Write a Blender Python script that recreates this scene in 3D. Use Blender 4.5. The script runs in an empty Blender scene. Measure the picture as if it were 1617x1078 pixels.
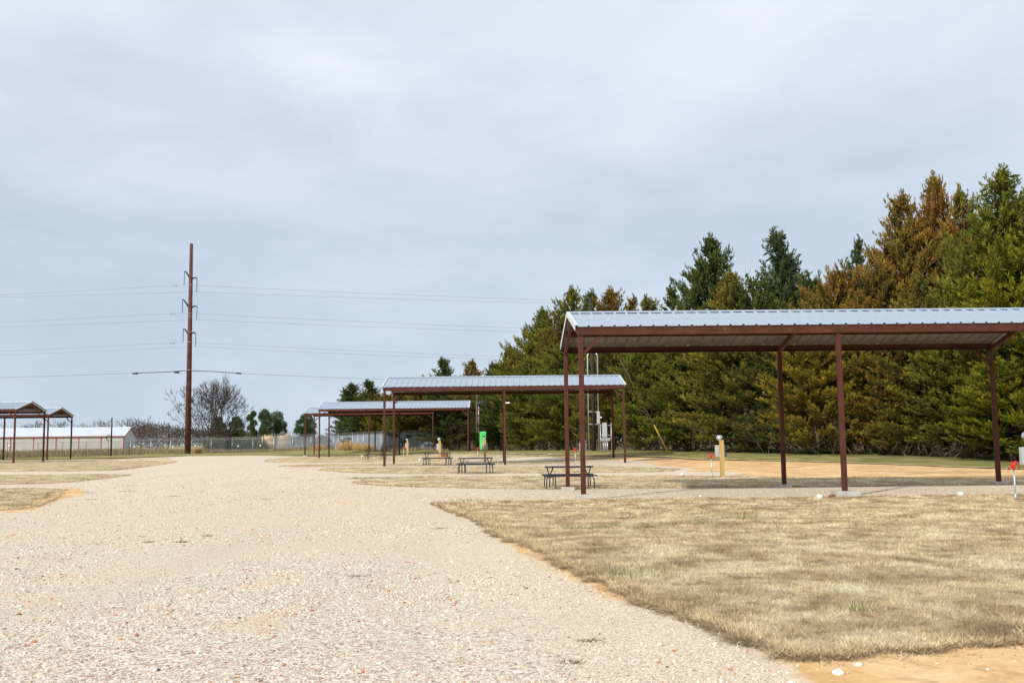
import bpy, bmesh, math, random
import numpy as np
from mathutils import Vector, Matrix, noise as mnoise
from mathutils.geometry import delaunay_2d_cdt

random.seed(7)
rng = np.random.default_rng(7)
S = bpy.context.scene
COL = S.collection
rad = math.radians

# ------------------------------------------------------------------ camera
F_PX, CXP, CYP, W_PX = 1572.0, 808.5, 539.0, 1617.0
YAW, PITCH, ROLL = rad(1.17), rad(5.74), 0.0115
EYE = Vector((0, 0, 1.6))
f0 = Vector((math.sin(YAW), math.cos(YAW), 0)); r0 = Vector((math.cos(YAW), -math.sin(YAW), 0)); zz = Vector((0, 0, 1))
FWD = f0 * math.cos(PITCH) + zz * math.sin(PITCH)
u0 = zz * math.cos(PITCH) - f0 * math.sin(PITCH)
RGT = r0 * math.cos(ROLL) - u0 * math.sin(ROLL)
UPV = u0 * math.cos(ROLL) + r0 * math.sin(ROLL)
cam_d = bpy.data.cameras.new('camera')
cam_d.sensor_width = 36.0
cam_d.lens = F_PX / W_PX * 36.0
cam_d.clip_end = 5000
cam_d.clip_start = 0.05
cam = bpy.data.objects.new('camera', cam_d)
COL.objects.link(cam)
m = Matrix((RGT, UPV, -FWD)).transposed().to_4x4()
m.translation = EYE
cam.matrix_world = m
S.camera = cam

def ray(px, py):
    return FWD + RGT * ((px - CXP) / F_PX) - UPV * ((py - CYP) / F_PX)

# ------------------------------------------------------------------ terrain height
_BY = [-60, 17, 25, 36, 48, 62, 112, 150, 200, 280, 3000]
_BZ = [0.0, 0.0, -0.12, -0.12, 0.0, 0.12, 0.13, 0.38, 0.75, 1.05, 1.25]
_TY = [30, 55, 65, 86, 111, 160, 200, 260]
_TX = [41, 29.5, 21.5, 12.0, 1.0, -24, -40, -60]
_AY = [30, 45, 55, 65, 86, 111, 160, 200]
_AZ = [0.0, 0.08, 0.22, 0.5, 0.65, 0.45, 0.2, 0.0]

def gz_np(x, y):
    z = np.interp(y, _BY, _BZ)
    s = np.interp(y, _TY, _TX) - x
    t = np.clip((17 - s) / 12.0, 0, 1)
    t = t * t * (3 - 2 * t)
    return z + np.interp(y, _AY, _AZ) * t

def gz(x, y):
    return float(gz_np(np.float64(x), np.float64(y)))

def P(px, py):
    """where the sight line through a photo pixel meets the terrain"""
    d = ray(px, py)
    ts = np.arange(4.0, 420.0, .25)
    below = (EYE.z + d.z * ts) < gz_np(d.x * ts, d.y * ts)
    k = int(np.argmax(below)) if below.any() else len(ts) - 1
    a, b = ts[max(k - 1, 0)], ts[k]
    for _ in range(30):
        m_ = (a + b) / 2
        if EYE.z + d.z * m_ < gz(d.x * m_, d.y * m_): b = m_
        else: a = m_
    return (d.x * a, d.y * a)

def G(px, Y, py=705):
    d = ray(px, py)
    return (d.x / d.y * Y, Y)

def WY(px, py, Y):
    d = ray(px, py)
    t = Y / d.y
    return Vector((d.x * t, Y, EYE.z + d.z * t))

# ------------------------------------------------------------------ object helpers
def tag(o, label=None, cat=None, group=None, kind=None):
    if label: o['label'] = label
    if cat: o['category'] = cat
    if group: o['group'] = group
    if kind: o['kind'] = kind
    return o

def empty(name, loc, rz=0.0, label=None, cat=None, group=None):
    o = bpy.data.objects.new(name, None)
    o.empty_display_size = 0.3
    o.location = loc
    o.rotation_euler = (0, 0, rz)
    COL.objects.link(o)
    return tag(o, label, cat, group)

def link_mesh(name, me, mat, parent=None):
    o = bpy.data.objects.new(name, me)
    if mat is not None and not me.materials:
        me.materials.append(mat)
    COL.objects.link(o)
    if parent is not None: o.parent = parent
    return o

def copy_tree(o, parent=None):
    c = o.copy()
    COL.objects.link(c)
    if parent is not None: c.parent = parent
    for ch in list(o.children):
        copy_tree(ch, c)
    return c

class MB:
    """collects boxes, tubes and strips; build() links them as one mesh object"""
    def __init__(self):
        self.v = []; self.f = []
    def add(self, vs, fs):
        n = len(self.v)
        self.v += [tuple(a) for a in vs]
        self.f += [tuple(i + n for i in q) for q in fs]
        return self
    def box(self, c, s, rot=None, bev=0.0):
        hx, hy, hz = s[0] / 2, s[1] / 2, s[2] / 2
        b = min(bev, hx * .9, hy * .9, hz * .9)
        if b > 0:
            bm = bmesh.new()
            bmesh.ops.create_cube(bm, size=1)
            bmesh.ops.scale(bm, vec=Vector(s), verts=bm.verts)
            bmesh.ops.bevel(bm, geom=bm.edges[:], offset=b, segments=2, affect='EDGES', profile=.5)
            vs = [v.co.copy() for v in bm.verts]
            fs = [[v.index for v in f.verts] for f in bm.faces]
            bm.free()
        else:
            vs = [Vector((x, y, z)) for x in (-hx, hx) for y in (-hy, hy) for z in (-hz, hz)]
            fs = [(0, 1, 3, 2), (4, 6, 7, 5), (0, 4, 5, 1), (2, 3, 7, 6), (0, 2, 6, 4), (1, 5, 7, 3)]
        if rot is not None: vs = [rot @ v for v in vs]
        return self.add([v + Vector(c) for v in vs], fs)
    def bar(self, a, b, w, h, up=(0, 0, 1)):
        """rectangular bar from a to b"""
        a, b = Vector(a), Vector(b)
        d = (b - a).normalized()
        s = d.cross(Vector(up))
        if s.length < 1e-4: s = d.cross(Vector((1, 0, 0)))
        s.normalize(); t = s.cross(d).normalized()
        vs = []
        for p in (a, b):
            for i, j in ((-1, -1), (1, -1), (1, 1), (-1, 1)):
                vs.append(p + s * (i * w / 2) + t * (j * h / 2))
        return self.add(vs, [(3, 2, 1, 0), (4, 5, 6, 7), (0, 1, 5, 4), (1, 2, 6, 5), (2, 3, 7, 6), (3, 0, 4, 7)])
    def tube(self, pts, r, n=8, caps=True):
        pts = [Vector(p) for p in pts]
        rs = r if isinstance(r, (list, tuple)) else [r] * len(pts)
        vs, fs = [], []
        ref = None
        for i, p in enumerate(pts):
            d = (pts[min(i + 1, len(pts) - 1)] - pts[max(i - 1, 0)])
            d = d.normalized() if d.length > 1e-9 else Vector((0, 0, 1))
            if ref is None:
                ref = d.orthogonal().normalized()
            ref = (ref - d * ref.dot(d))
            ref = ref.normalized() if ref.length > 1e-6 else d.orthogonal().normalized()
            b = d.cross(ref)
            for k in range(n):
                a = 2 * math.pi * k / n
                vs.append(p + (ref * math.cos(a) + b * math.sin(a)) * rs[i])
        for i in range(len(pts) - 1):
            for k in range(n):
                k2 = (k + 1) % n
                fs.append((i * n + k, i * n + k2, (i + 1) * n + k2, (i + 1) * n + k))
        if caps:
            fs.append(tuple(range(n - 1, -1, -1)))
            fs.append(tuple((len(pts) - 1) * n + k for k in range(n)))
        return self.add(vs, fs)
    def lathe(self, prof, c=(0, 0, 0), n=16):
        vs, fs = [], []
        for (r, z) in prof:
            for k in range(n):
                a = 2 * math.pi * k / n
                vs.append((c[0] + r * math.cos(a), c[1] + r * math.sin(a), c[2] + z))
        for i in range(len(prof) - 1):
            for k in range(n):
                k2 = (k + 1) % n
                fs.append((i * n + k, i * n + k2, (i + 1) * n + k2, (i + 1) * n + k))
        fs.append(tuple(range(n - 1, -1, -1)))
        fs.append(tuple((len(prof) - 1) * n + k for k in range(n)))
        return self.add(vs, fs)
    def mesh(self, name, smooth=False):
        me = bpy.data.meshes.new(name)
        me.from_pydata(self.v, [], self.f)
        if smooth:
            me.polygons.foreach_set('use_smooth', [True] * len(me.polygons))
        me.update()
        return me
    def build(self, name, mat, parent=None, smooth=False):
        return link_mesh(name, self.mesh(name, smooth), mat, parent)

def np_mesh(name, V, Fc, var=None):
    """V (n,3), Fc (m,k) with k constant"""
    me = bpy.data.meshes.new(name)
    n, (mf, k) = len(V), Fc.shape
    me.vertices.add(n)
    me.vertices.foreach_set('co', V.astype(np.float32).ravel())
    me.loops.add(mf * k)
    me.loops.foreach_set('vertex_index', Fc.astype(np.int32).ravel())
    me.polygons.add(mf)
    me.polygons.foreach_set('loop_start', np.arange(0, mf * k, k, dtype=np.int32))
    me.update(calc_edges=True)
    if var is not None:
        a = me.attributes.new('var', 'FLOAT', 'POINT')
        a.data.foreach_set('value', var.astype(np.float32))
    me.validate()
    return me

# ------------------------------------------------------------------ materials
class NT:
    def __init__(self, name):
        self.m = bpy.data.materials.new(name)
        self.m.use_nodes = True
        self.t = self.m.node_tree
        self.t.nodes.clear()
        self.out = self.n('ShaderNodeOutputMaterial')
    def n(self, kind, **kw):
        nd = self.t.nodes.new(kind)
        for k, v in kw.items():
            setattr(nd, k, v)
        return nd
    def l(self, a, b):
        self.t.links.new(a, b)
    def val(self, sock, v):
        if isinstance(v, bpy.types.NodeSocket): self.l(v, sock)
        else:
            if isinstance(v, (tuple, list)) and len(v) == 3 and sock.type == 'RGBA': v = (*v, 1)
            sock.default_value = v
    def co(self):
        if not hasattr(self, '_co'):
            self._co = self.n('ShaderNodeTexCoord').outputs['Object']
        return self._co
    def mapping(self, scale=(1, 1, 1), rot=(0, 0, 0), vec=None):
        nd = self.n('ShaderNodeMapping')
        nd.inputs['Scale'].default_value = scale
        nd.inputs['Rotation'].default_value = rot
        self.l(vec or self.co(), nd.inputs['Vector'])
        return nd.outputs['Vector']
    def noise(self, scale, detail=4, rough=.55, vec=None, dist=0.0, out='Fac'):
        nd = self.n('ShaderNodeTexNoise')
        nd.inputs['Scale'].default_value = scale
        nd.inputs['Detail'].default_value = detail
        nd.inputs['Roughness'].default_value = rough
        nd.inputs['Distortion'].default_value = dist
        self.l(vec or self.co(), nd.inputs['Vector'])
        return nd.outputs[out]
    def voro(self, scale, out='Color', feature='F1', vec=None):
        nd = self.n('ShaderNodeTexVoronoi', feature=feature)
        nd.inputs['Scale'].default_value = scale
        self.l(vec or self.co(), nd.inputs['Vector'])
        return nd.outputs[out]
    def ramp(self, fac, stops, interp='LINEAR'):
        nd = self.n('ShaderNodeValToRGB')
        nd.color_ramp.interpolation = interp
        el = nd.color_ramp.elements
        while len(el) < len(stops): el.new(0.5)
        for e, (p, c) in zip(el, stops):
            e.position = p
            e.color = (*c, 1) if len(c) == 3 else c
        self.val(nd.inputs['Fac'], fac)
        return nd.outputs['Color']
    def mix(self, fac, a, b, mode='MIX'):
        nd = self.n('ShaderNodeMix', data_type='RGBA', blend_type=mode)
        self.val(nd.inputs[0], fac); self.val(nd.inputs[6], a); self.val(nd.inputs[7], b)
        return nd.outputs[2]
    def math(self, op, a, b=0.0, c=None):
        nd = self.n('ShaderNodeMath', operation=op)
        self.val(nd.inputs[0], a); self.val(nd.inputs[1], b)
        if c is not None: self.val(nd.inputs[2], c)
        return nd.outputs[0]
    def maprange(self, v, a, b, c=0.0, d=1.0, smooth=False):
        nd = self.n('ShaderNodeMapRange', clamp=True)
        if smooth: nd.interpolation_type = 'SMOOTHSTEP'
        self.val(nd.inputs[0], v)
        for i, x in enumerate((a, b, c, d)): nd.inputs[i + 1].default_value = x
        return nd.outputs[0]
    def attr(self, name='var'):
        nd = self.n('ShaderNodeAttribute'); nd.attribute_name = name
        return nd.outputs['Fac']
    def bump(self, h, strength=.4, dist=.01, normal=None):
        nd = self.n('ShaderNodeBump')
        nd.inputs['Strength'].default_value = strength
        nd.inputs['Distance'].default_value = dist
        self.val(nd.inputs['Height'], h)
        if normal: self.l(normal, nd.inputs['Normal'])
        return nd.outputs['Normal']
    def bsdf(self, color, rough=.8, metal=0.0, normal=None, spec=.3):
        nd = self.n('ShaderNodeBsdfPrincipled')
        self.val(nd.inputs['Base Color'], color)
        self.val(nd.inputs['Roughness'], rough)
        nd.inputs['Metallic'].default_value = metal
        nd.inputs['Specular IOR Level'].default_value = spec
        if normal: self.l(normal, nd.inputs['Normal'])
        return nd.outputs['BSDF']
    def done(self, shader):
        self.l(shader, self.out.inputs['Surface'])
        return self.m

def simple(name, c, rough=.6, metal=0.0, var=.18, scale=6.0, spec=.35, bump=0.0, bscale=60):
    t = NT(name)
    n1 = t.noise(scale, 5)
    a = tuple(x * (1 - var) for x in c); b = tuple(min(1, x * (1 + var)) for x in c)
    colr = t.ramp(n1, [(.3, a), (.7, b)])
    nm = t.bump(t.noise(bscale, 3), bump, .004) if bump else None
    return t.done(t.bsdf(colr, rough, metal, nm, spec))

M = {}

def mat_primer():
    t = NT('red_oxide_primer')
    base = t.ramp(t.noise(1.3, 6, .6), [(.3, (.062, .023, .015)), (.55, (.090, .033, .022)), (.8, (.125, .048, .033))])
    streak = t.noise(9, 4, .6, t.mapping((1, 1, .06)))
    base = t.mix(t.maprange(streak, .52, .75, 0, .45), base, (.06, .022, .018))
    rust = t.noise(3.1, 6, .7)
    base = t.mix(t.maprange(rust, .62, .75, 0, .6), base, (.28, .11, .045))
    return t.done(t.bsdf(base, t.maprange(streak, .3, .7, .55, .8), 0, t.bump(t.noise(50, 3), .12, .003), .14))

def mat_roof():
    t = NT('galvalume_sheet')
    spangle = t.voro(22)
    c = t.ramp(spangle, [(0, (.41, .49, .58)), (.5, (.44, .52, .61)), (1, (.47, .55, .64))])
    c = t.mix(t.maprange(t.noise(.8, 5, .6, t.mapping((1, .25, 1))), .45, .75, 0, .25), c, (.46, .52, .58))
    return t.done(t.bsdf(c, t.maprange(t.noise(2.5, 4), .3, .7, .34, .5), .55, None, .5))

def mat_gravel():
    t = NT('crushed_gravel')
    def stones(scale):
        v = t.n('ShaderNodeTexVoronoi', feature='F1'); v.inputs['Scale'].default_value = scale
        t.l(t.co(), v.inputs['Vector'])
        sep = t.n('ShaderNodeSeparateColor'); t.l(v.outputs['Color'], sep.inputs[0])
        return sep.outputs[0], sep.outputs[1], v.outputs['Distance']
    r1, r1b, d1 = stones(34.0)
    r2, r2b, d2 = stones(85.0)
    grey = t.ramp(r1, [(0, (.28, .22, .17)), (.12, (.44, .37, .29)), (.45, (.59, .52, .425)), (.72, (.69, .62, .525)), (.93, (.80, .75, .67)), (.955, (.48, .19, .08)), (.98, (.34, .13, .07)), (1, (.10, .09, .10))])
    tan = t.ramp(r2, [(0, (.32, .22, .125)), (.2, (.545, .43, .29)), (.55, (.665, .557, .405)), (.85, (.74, .642, .49)), (1, (.81, .735, .61))])
    sep = t.n('ShaderNodeSeparateXYZ'); t.l(t.co(), sep.inputs[0])
    # coarse grey stone lies in a broad tongue on the near left, finer cream gravel elsewhere
    big = t.noise(.16, 5, .6, dist=.6)
    near = t.maprange(sep.outputs[1], 6.5, 19, .22, -.14)
    right = t.maprange(sep.outputs[0], -1.6, 1.2, .05, -.26)
    f = t.math('ADD', t.math('ADD', big, near), right)
    f = t.math('ADD', f, t.math('MULTIPLY', t.math('SUBTRACT', t.noise(2.2, 6, .7), .5), .7))
    msk = t.maprange(f, .38, .74, 0, 1, True)
    c = t.mix(msk, tan, grey)
    far = t.maprange(sep.outputs[1], 30, 60, 0, .55)
    c = t.mix(far, c, (.65, .555, .428))
    sandy = t.maprange(t.noise(.33, 6, .62, dist=1.0), .56, .72, 0, .62, True)
    c = t.mix(sandy, c, t.ramp(t.noise(30, 3), [(.3, (.62, .43, .24)), (.7, (.74, .55, .34))]))
    tracks = t.noise(1.0, 5, .6, t.mapping((.55, .05, 1), (0, 0, rad(16))))
    c = t.mix(t.maprange(tracks, .5, .66, 0, .34), c, (.50, .43, .34))
    fines = t.noise(7, 6, .7)
    c = t.mix(t.maprange(fines, .5, .75, 0, .35), c, (.60, .50, .37))
    h = t.math('ADD', t.math('MULTIPLY', d1, -1.0), t.math('MULTIPLY', t.math('MULTIPLY', d2, -.5), 1.0))
    nm = t.bump(h, .55, .016)
    nm = t.bump(t.noise(1.3, 5, .6), .35, .12, nm)
    return t.done(t.bsdf(c, .92, 0, nm, .15))

def mat_sand():
    t = NT('orange_sandy_soil')
    c = t.ramp(t.noise(.7, 7, .65, dist=.4), [(.3, (.50, .29, .13)), (.47, (.68, .43, .20)), (.62, (.77, .56, .31)), (.8, (.82, .66, .43))])
    c = t.mix(t.maprange(t.noise(.30, 7, .72, t.mapping((.8, 1.1, 1)), dist=.6), .50, .64, 0, .7, True), c, (.40, .27, .15))
    gsp = t.noise(1.1, 7, .75, t.mapping((.8, 1.3, 1)))
    c = t.mix(t.maprange(gsp, .60, .68, 0, .75, True), c, (.25, .23, .08))
    c = t.mix(t.maprange(t.noise(5, 6, .7), .5, .72, 0, .45), c, (.42, .24, .10))
    c = t.mix(t.maprange(t.noise(1.9, 7, .7, dist=.8), .52, .66, 0, .55, True), c, (.44, .26, .115))
    c = t.mix(t.maprange(t.voro(26, 'Distance'), .0, .12, .35, 0), c, (.62, .54, .42))
    # the soil thins out into gravel towards its own edge
    e = t.math('ADD', t.attr('edge'), t.math('MULTIPLY', t.math('SUBTRACT', t.noise(4.5, 6, .65), .5), .34))
    c = t.mix(t.maprange(e, .015, .13, 0, 1, True), t.ramp(t.voro(70, 'Distance'), [(0, (.70, .60, .45)), (.5, (.64, .53, .38)), (1, (.52, .41, .27))]), c)
    nm = t.bump(t.noise(6, 7, .7), .6, .05)
    nm = t.bump(t.noise(60, 3), .3, .006, nm)
    return t.done(t.bsdf(c, .95, 0, nm, .1))

def turf_color(t):
    """dormant turf: straw, brown and here and there a green patch, by place"""
    a = t.noise(1.15, 7, .68, t.mapping((.9, .9, 1)), dist=.4)
    c = t.ramp(a, [(.34, (.33, .24, .14)), (.43, (.50, .39, .24)), (.52, (.69, .57, .37)), (.64, (.84, .735, .52))])
    b = t.noise(3.2, 6, .72, t.mapping((1, .9, 1)))
    c = t.mix(t.maprange(b, .55, .66, 0, .8, True), c, (.27, .185, .10))
    g = t.noise(.55, 5, .7, t.mapping((.7, 1.3, 1), (0, 0, .7)))
    c = t.mix(t.maprange(g, .63, .74, 0, .7, True), c, (.17, .19, .06))
    return c

def mat_turf():
    t = NT('dormant_turf')
    c = turf_color(t)
    c = t.mix(t.maprange(t.noise(55, 4, .7), .35, .7, 0, .5), c, (.22, .16, .085))
    nm = t.bump(t.noise(28, 5, .75), .9, .05)
    nm = t.bump(t.noise(3.0, 5, .6), .5, .12, nm)
    return t.done(t.bsdf(c, .95, 0, nm, .1))

def mat_blades():
    t = NT('dry_grass_blades')
    c = turf_color(t)
    v = t.attr()
    c = t.mix(1.0, c, t.ramp(v, [(0, (.36, .30, .24)), (.35, (.80, .76, .70)), (.7, (1.15, 1.14, 1.1)), (1, (1.6, 1.6, 1.55))]), 'MULTIPLY')
    tr = t.n('ShaderNodeBsdfTranslucent'); t.val(tr.inputs[0], c)
    mx = t.n('ShaderNodeMixShader'); mx.inputs[0].default_value = .22
    t.l(t.bsdf(c, .85, 0, None, .08), mx.inputs[1]); t.l(tr.outputs[0], mx.inputs[2])
    return t.done(mx.outputs[0])

def mat_ground():
    t = NT('dry_ground')
    a = t.noise(.12, 7, .6, dist=.5)
    c = t.ramp(a, [(.3, (.20, .15, .08)), (.48, (.34, .26, .14)), (.62, (.42, .33, .19)), (.8, (.46, .36, .2))])
    c = t.mix(t.maprange(t.noise(.05, 5, .6), .5, .68, 0, .7, True), c, (.17, .18, .06))
    c = t.mix(t.maprange(t.noise(3, 6, .7), .4, .7, 0, .45), c, (.22, .165, .09))
    return t.done(t.bsdf(c, .95, 0, t.bump(t.noise(5, 6, .7), .7, .1), .1))

def mat_green():
    t = NT('short_green_grass')
    a = t.noise(.5, 7, .65, t.mapping((.7, 1.2, 1)), dist=.6)
    c = t.ramp(a, [(.28, (.13, .15, .04)), (.43, (.215, .22, .065)), (.53, (.32, .285, .105)), (.63, (.47, .37, .19)), (.78, (.56, .42, .24))])
    c = t.mix(t.maprange(t.noise(12, 5, .7), .4, .7, 0, .5), c, (.12, .13, .04))
    e = t.math('ADD', t.attr('edge'), t.math('MULTIPLY', t.math('SUBTRACT', t.noise(.8, 7, .7), .5), 2.2))
    c = t.mix(t.maprange(e, .0, .7, 0, 1, True), t.ramp(t.noise(2, 5), [(.3, (.50, .36, .19)), (.7, (.66, .50, .30))]), c)
    return t.done(t.bsdf(c, .95, 0, t.bump(t.noise(16, 5, .7), .8, .08), .1))

def mat_cedar():
    t = NT('cedar_foliage')
    oi = t.n('ShaderNodeObjectInfo')
    v = t.attr()
    k = t.ramp(v, [(0, (.42, .46, .5)), (.4, (.85, .88, .9)), (.65, (1.4, 1.32, 1.0)), (1, (2.2, 1.95, 1.2))])  # leaf tone carries painted shade in the gaps and highlights on tips
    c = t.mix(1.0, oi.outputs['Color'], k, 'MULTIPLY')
    geo = t.n('ShaderNodeNewGeometry')
    pn = t.n('ShaderNodeTexNoise'); pn.inputs['Scale'].default_value = .38; pn.inputs['Detail'].default_value = 5
    t.l(geo.outputs['Position'], pn.inputs['Vector'])
    rf = t.math('MULTIPLY', t.maprange(pn.outputs['Fac'], .42, .66, 0, 1.0, True), oi.outputs['Alpha'])
    rust = t.ramp(v, [(0, (.13, .062, .016)), (.5, (.27, .125, .028)), (1, (.42, .21, .06))])
    c = t.mix(rf, c, rust)
    tr = t.n('ShaderNodeBsdfTranslucent'); t.val(tr.inputs[0], c)
    mx = t.n('ShaderNodeMixShader'); mx.inputs[0].default_value = .16
    t.l(t.bsdf(c, .85, 0, None, .04), mx.inputs[1]); t.l(tr.outputs[0], mx.inputs[2])
    return t.done(mx.outputs[0])

def mat_stones():
    t = NT('loose_stones')
    v = t.attr()
    c = t.ramp(v, [(0, (.26, .20, .15)), (.15, (.41, .34, .265)), (.4, (.56, .485, .39)), (.65, (.66, .585, .485)), (.86, (.79, .735, .65)), (.93, (.62, .46, .28)), (.955, (.52, .20, .075)), (.985, (.33, .12, .07)), (1, (.07, .07, .09))])
    return t.done(t.bsdf(c, .85, 0, t.bump(t.noise(160, 3), .3, .002), .25))

def mat_chain():
    """woven wire: opaque only where the diamond pattern has wire"""
    t = NT('chain_link_wire')
    sep = t.n('ShaderNodeSeparateXYZ'); t.l(t.n('ShaderNodeTexCoord').outputs['UV'], sep.inputs[0])
    def wires(sign):
        s = t.math('ADD', sep.outputs[0], t.math('MULTIPLY', sep.outputs[1], sign))
        fr = t.math('FRACT', t.math('MULTIPLY', s, 1 / .075))
        return t.math('LESS_THAN', fr, .085)
    w = t.math('MAXIMUM', wires(1.0), wires(-1.0))
    tp = t.n('ShaderNodeBsdfTransparent')
    mx = t.n('ShaderNodeMixShader')
    t.l(w, mx.inputs[0]); t.l(tp.outputs[0], mx.inputs[1])
    t.l(t.bsdf((.40, .42, .44), .5, .5), mx.inputs[2])
    return t.done(mx.outputs[0])

def mat_var(name, stops, rough=.85):
    t = NT(name)
    return t.done(t.bsdf(t.ramp(t.attr(), stops), rough, 0, None, .15))

def mat_bark(name, a, b):
    t = NT(name)
    n = t.noise(7, 6, .7, t.mapping((1, 1, .2)))
    return t.done(t.bsdf(t.ramp(n, [(.3, a), (.7, b)]), .9, 0, t.bump(n, .6, .02), .1))

def mat_timber():
    t = NT('treated_timber')
    n = t.noise(14, 5, .6, t.mapping((1, 1, .05)))
    c = t.ramp(n, [(.3, (.36, .225, .075)), (.5, (.48, .32, .115)), (.72, (.57, .41, .17))])
    c = t.mix(t.maprange(t.noise(1.7, 3), .55, .7, 0, .4), c, (.35, .26, .13))
    return t.done(t.bsdf(c, .75, 0, t.bump(n, .25, .004), .25))

def mat_corr(name, c, pitch=.3, axis=0):
    """sheet metal with shallow pressed ribs (far building)"""
    t = NT(name)
    sep = t.n('ShaderNodeSeparateXYZ'); t.l(t.co(), sep.inputs[0])
    s = t.math('SINE', t.math('MULTIPLY', sep.outputs[axis], 2 * math.pi / pitch))
    n = t.noise(.6, 5)
    colr = t.ramp(n, [(.3, tuple(x * .88 for x in c)), (.7, tuple(min(1, x * 1.08) for x in c))])
    return t.done(t.bsdf(colr, .5, .1, t.bump(s, .5, .03), .4))

M['roofunder'] = simple('shade_toned_underside', (.205, .185, .165), .6, .35, .2, 4, .3)  # roof sheet seen from below, with the shade put into its colour
M['primer'] = mat_primer(); M['roof'] = mat_roof(); M['gravel'] = mat_gravel(); M['sand'] = mat_sand()
M['turf'] = mat_turf(); M['blades'] = mat_blades(); M['ground'] = mat_ground(); M['green'] = mat_green()
M['cedar'] = mat_cedar(); M['stones'] = mat_stones(); M['chain'] = mat_chain(); M['timber'] = mat_timber(); M['sodcut'] = simple('sod_cut_edge', (.13, .085, .045), .95, 0, .4, 18, .1, .8, 40)
M['concrete'] = simple('footing_concrete', (.44, .43, .39), .9, 0, .22, 5, .15, .4, 40)
M['trim'] = simple('white_trim', (.62, .64, .66), .45, .2, .1, 3, .4)
M['black'] = simple('black_coated_steel', (.022, .024, .042), .45, 0, .3, 12, .45)
M['galv'] = simple('galvanised_steel', (.50, .52, .54), .42, .6, .15, 9, .5)
M['greybox'] = simple('grey_enamel', (.42, .46, .48), .45, 0, .1, 4, .4)
M['glass'] = simple('meter_glass', (.30, .34, .37), .12, 0, .1, 3, .6)
M['pvc'] = simple('white_pvc', (.82, .82, .80), .35, 0, .05, 8, .45)
M['red'] = simple('red_paint', (.55, .022, .022), .4, 0, .15, 12, .45)
M['blue'] = simple('blue_plastic', (.03, .14, .45), .4, 0, .1, 8, .4)
M['yellow'] = simple('yellow_plastic', (.55, .34, .03), .4, 0, .1, 8, .4)
M['lime'] = simple('green_plastic', (.12, .74, .19), .45, 0, .12, 3, .4)
M['limed'] = simple('dark_green_plastic', (.02, .12, .03), .5, 0, .12, 3, .4)
M['rock'] = simple('reddish_rock', (.20, .075, .05), .85, 0, .35, 14, .2, .6, 40)
M['corten'] = simple('weathering_steel', (.105, .038, .028), .7, .1, .35, 1.2, .3)
M['band'] = simple('pale_band', (.36, .28, .26), .6, 0, .1)
M['dark'] = simple('dark_metal', (.035, .034, .036), .6, .2, .2)
M['wire'] = simple('aluminium_wire', (.20, .21, .22), .6, .3, .1)
M['cable'] = simple('black_cable', (.02, .022, .025), .6, 0, .1)
M['creosote'] = mat_bark('creosoted_pole', (.028, .024, .022), (.07, .06, .055))
M['brownpole'] = mat_bark('brown_wood_pole', (.10, .06, .045), (.19, .12, .09))
M['cedarbark'] = mat_bark('cedar_bark', (.07, .05, .04), (.18, .13, .10))
M['greybark'] = mat_bark('grey_bark', (.040, .033, .027), (.098, .082, .068))
M['brownbark'] = mat_bark('brown_twigs', (.07, .052, .042), (.15, .115, .095))
M['palewood'] = mat_bark('bleached_wood', (.28, .24, .21), (.46, .41, .36))
M['pine'] = mat_var('pine_needles', [(0, (.035, .06, .022)), (.5, (.07, .11, .038)), (1, (.12, .16, .06))])
M['bush'] = mat_var('bush_leaves', [(0, (.03, .045, .02)), (.5, (.06, .078, .034)), (1, (.11, .12, .06))])
M['thicket'] = mat_var('thicket_twigs', [(0, (.035, .028, .024)), (.4, (.065, .05, .04)), (.7, (.10, .078, .06)), (.78, (.03, .045, .02)), (1, (.05, .065, .03))])
M['weeds'] = mat_var('dry_weeds', [(0, (.13, .10, .055)), (.4, (.25, .195, .11)), (.75, (.36, .28, .165)), (1, (.17, .18, .07))])
M['bunch'] = mat_var('orange_bunchgrass', [(0, (.34, .20, .07)), (.5, (.52, .34, .14)), (1, (.66, .48, .24))])
M['greenblade'] = mat_var('green_blades', [(0, (.06, .10, .02)), (.5, (.12, .18, .035)), (1, (.22, .26, .07))])
M['under'] = mat_var('undergrowth_twigs', [(0, (.05, .04, .03)), (.45, (.12, .09, .065)), (.75, (.22, .17, .12)), (.8, (.045, .06, .02)), (1, (.07, .085, .03))])
M['fringe'] = mat_var('dead_fringe', [(0, (.16, .11, .06)), (.35, (.34, .25, .145)), (.7, (.56, .45, .28)), (1, (.78, .67, .47))], .9)
M['bits'] = mat_var('ground_bits', [(0, (.05, .035, .02)), (.6, (.13, .09, .05)), (1, (.22, .17, .09))])
M['wallmetal'] = mat_corr('beige_wall_sheet', (.47, .46, .43), .45, 0)
M['wallgrey'] = mat_corr('grey_wall_sheet', (.40, .43, .46), .45, 1)
M['roofwhite'] = mat_corr('white_roof_sheet', (.56, .60, .66), .45, 0)
M['redtrim'] = simple('red_trim', (.33, .075, .06), .5, 0, .1)
M['tank'] = simple('tan_tank', (.58, .42, .24), .5, 0, .12, .4)
M['slat'] = simple('blue_grey_slats', (.25, .30, .34), .5, .2, .2, .8)
M['boxwood'] = simple('brown_box_boards', (.24, .095, .05), .7, 0, .25, 4)

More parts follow.
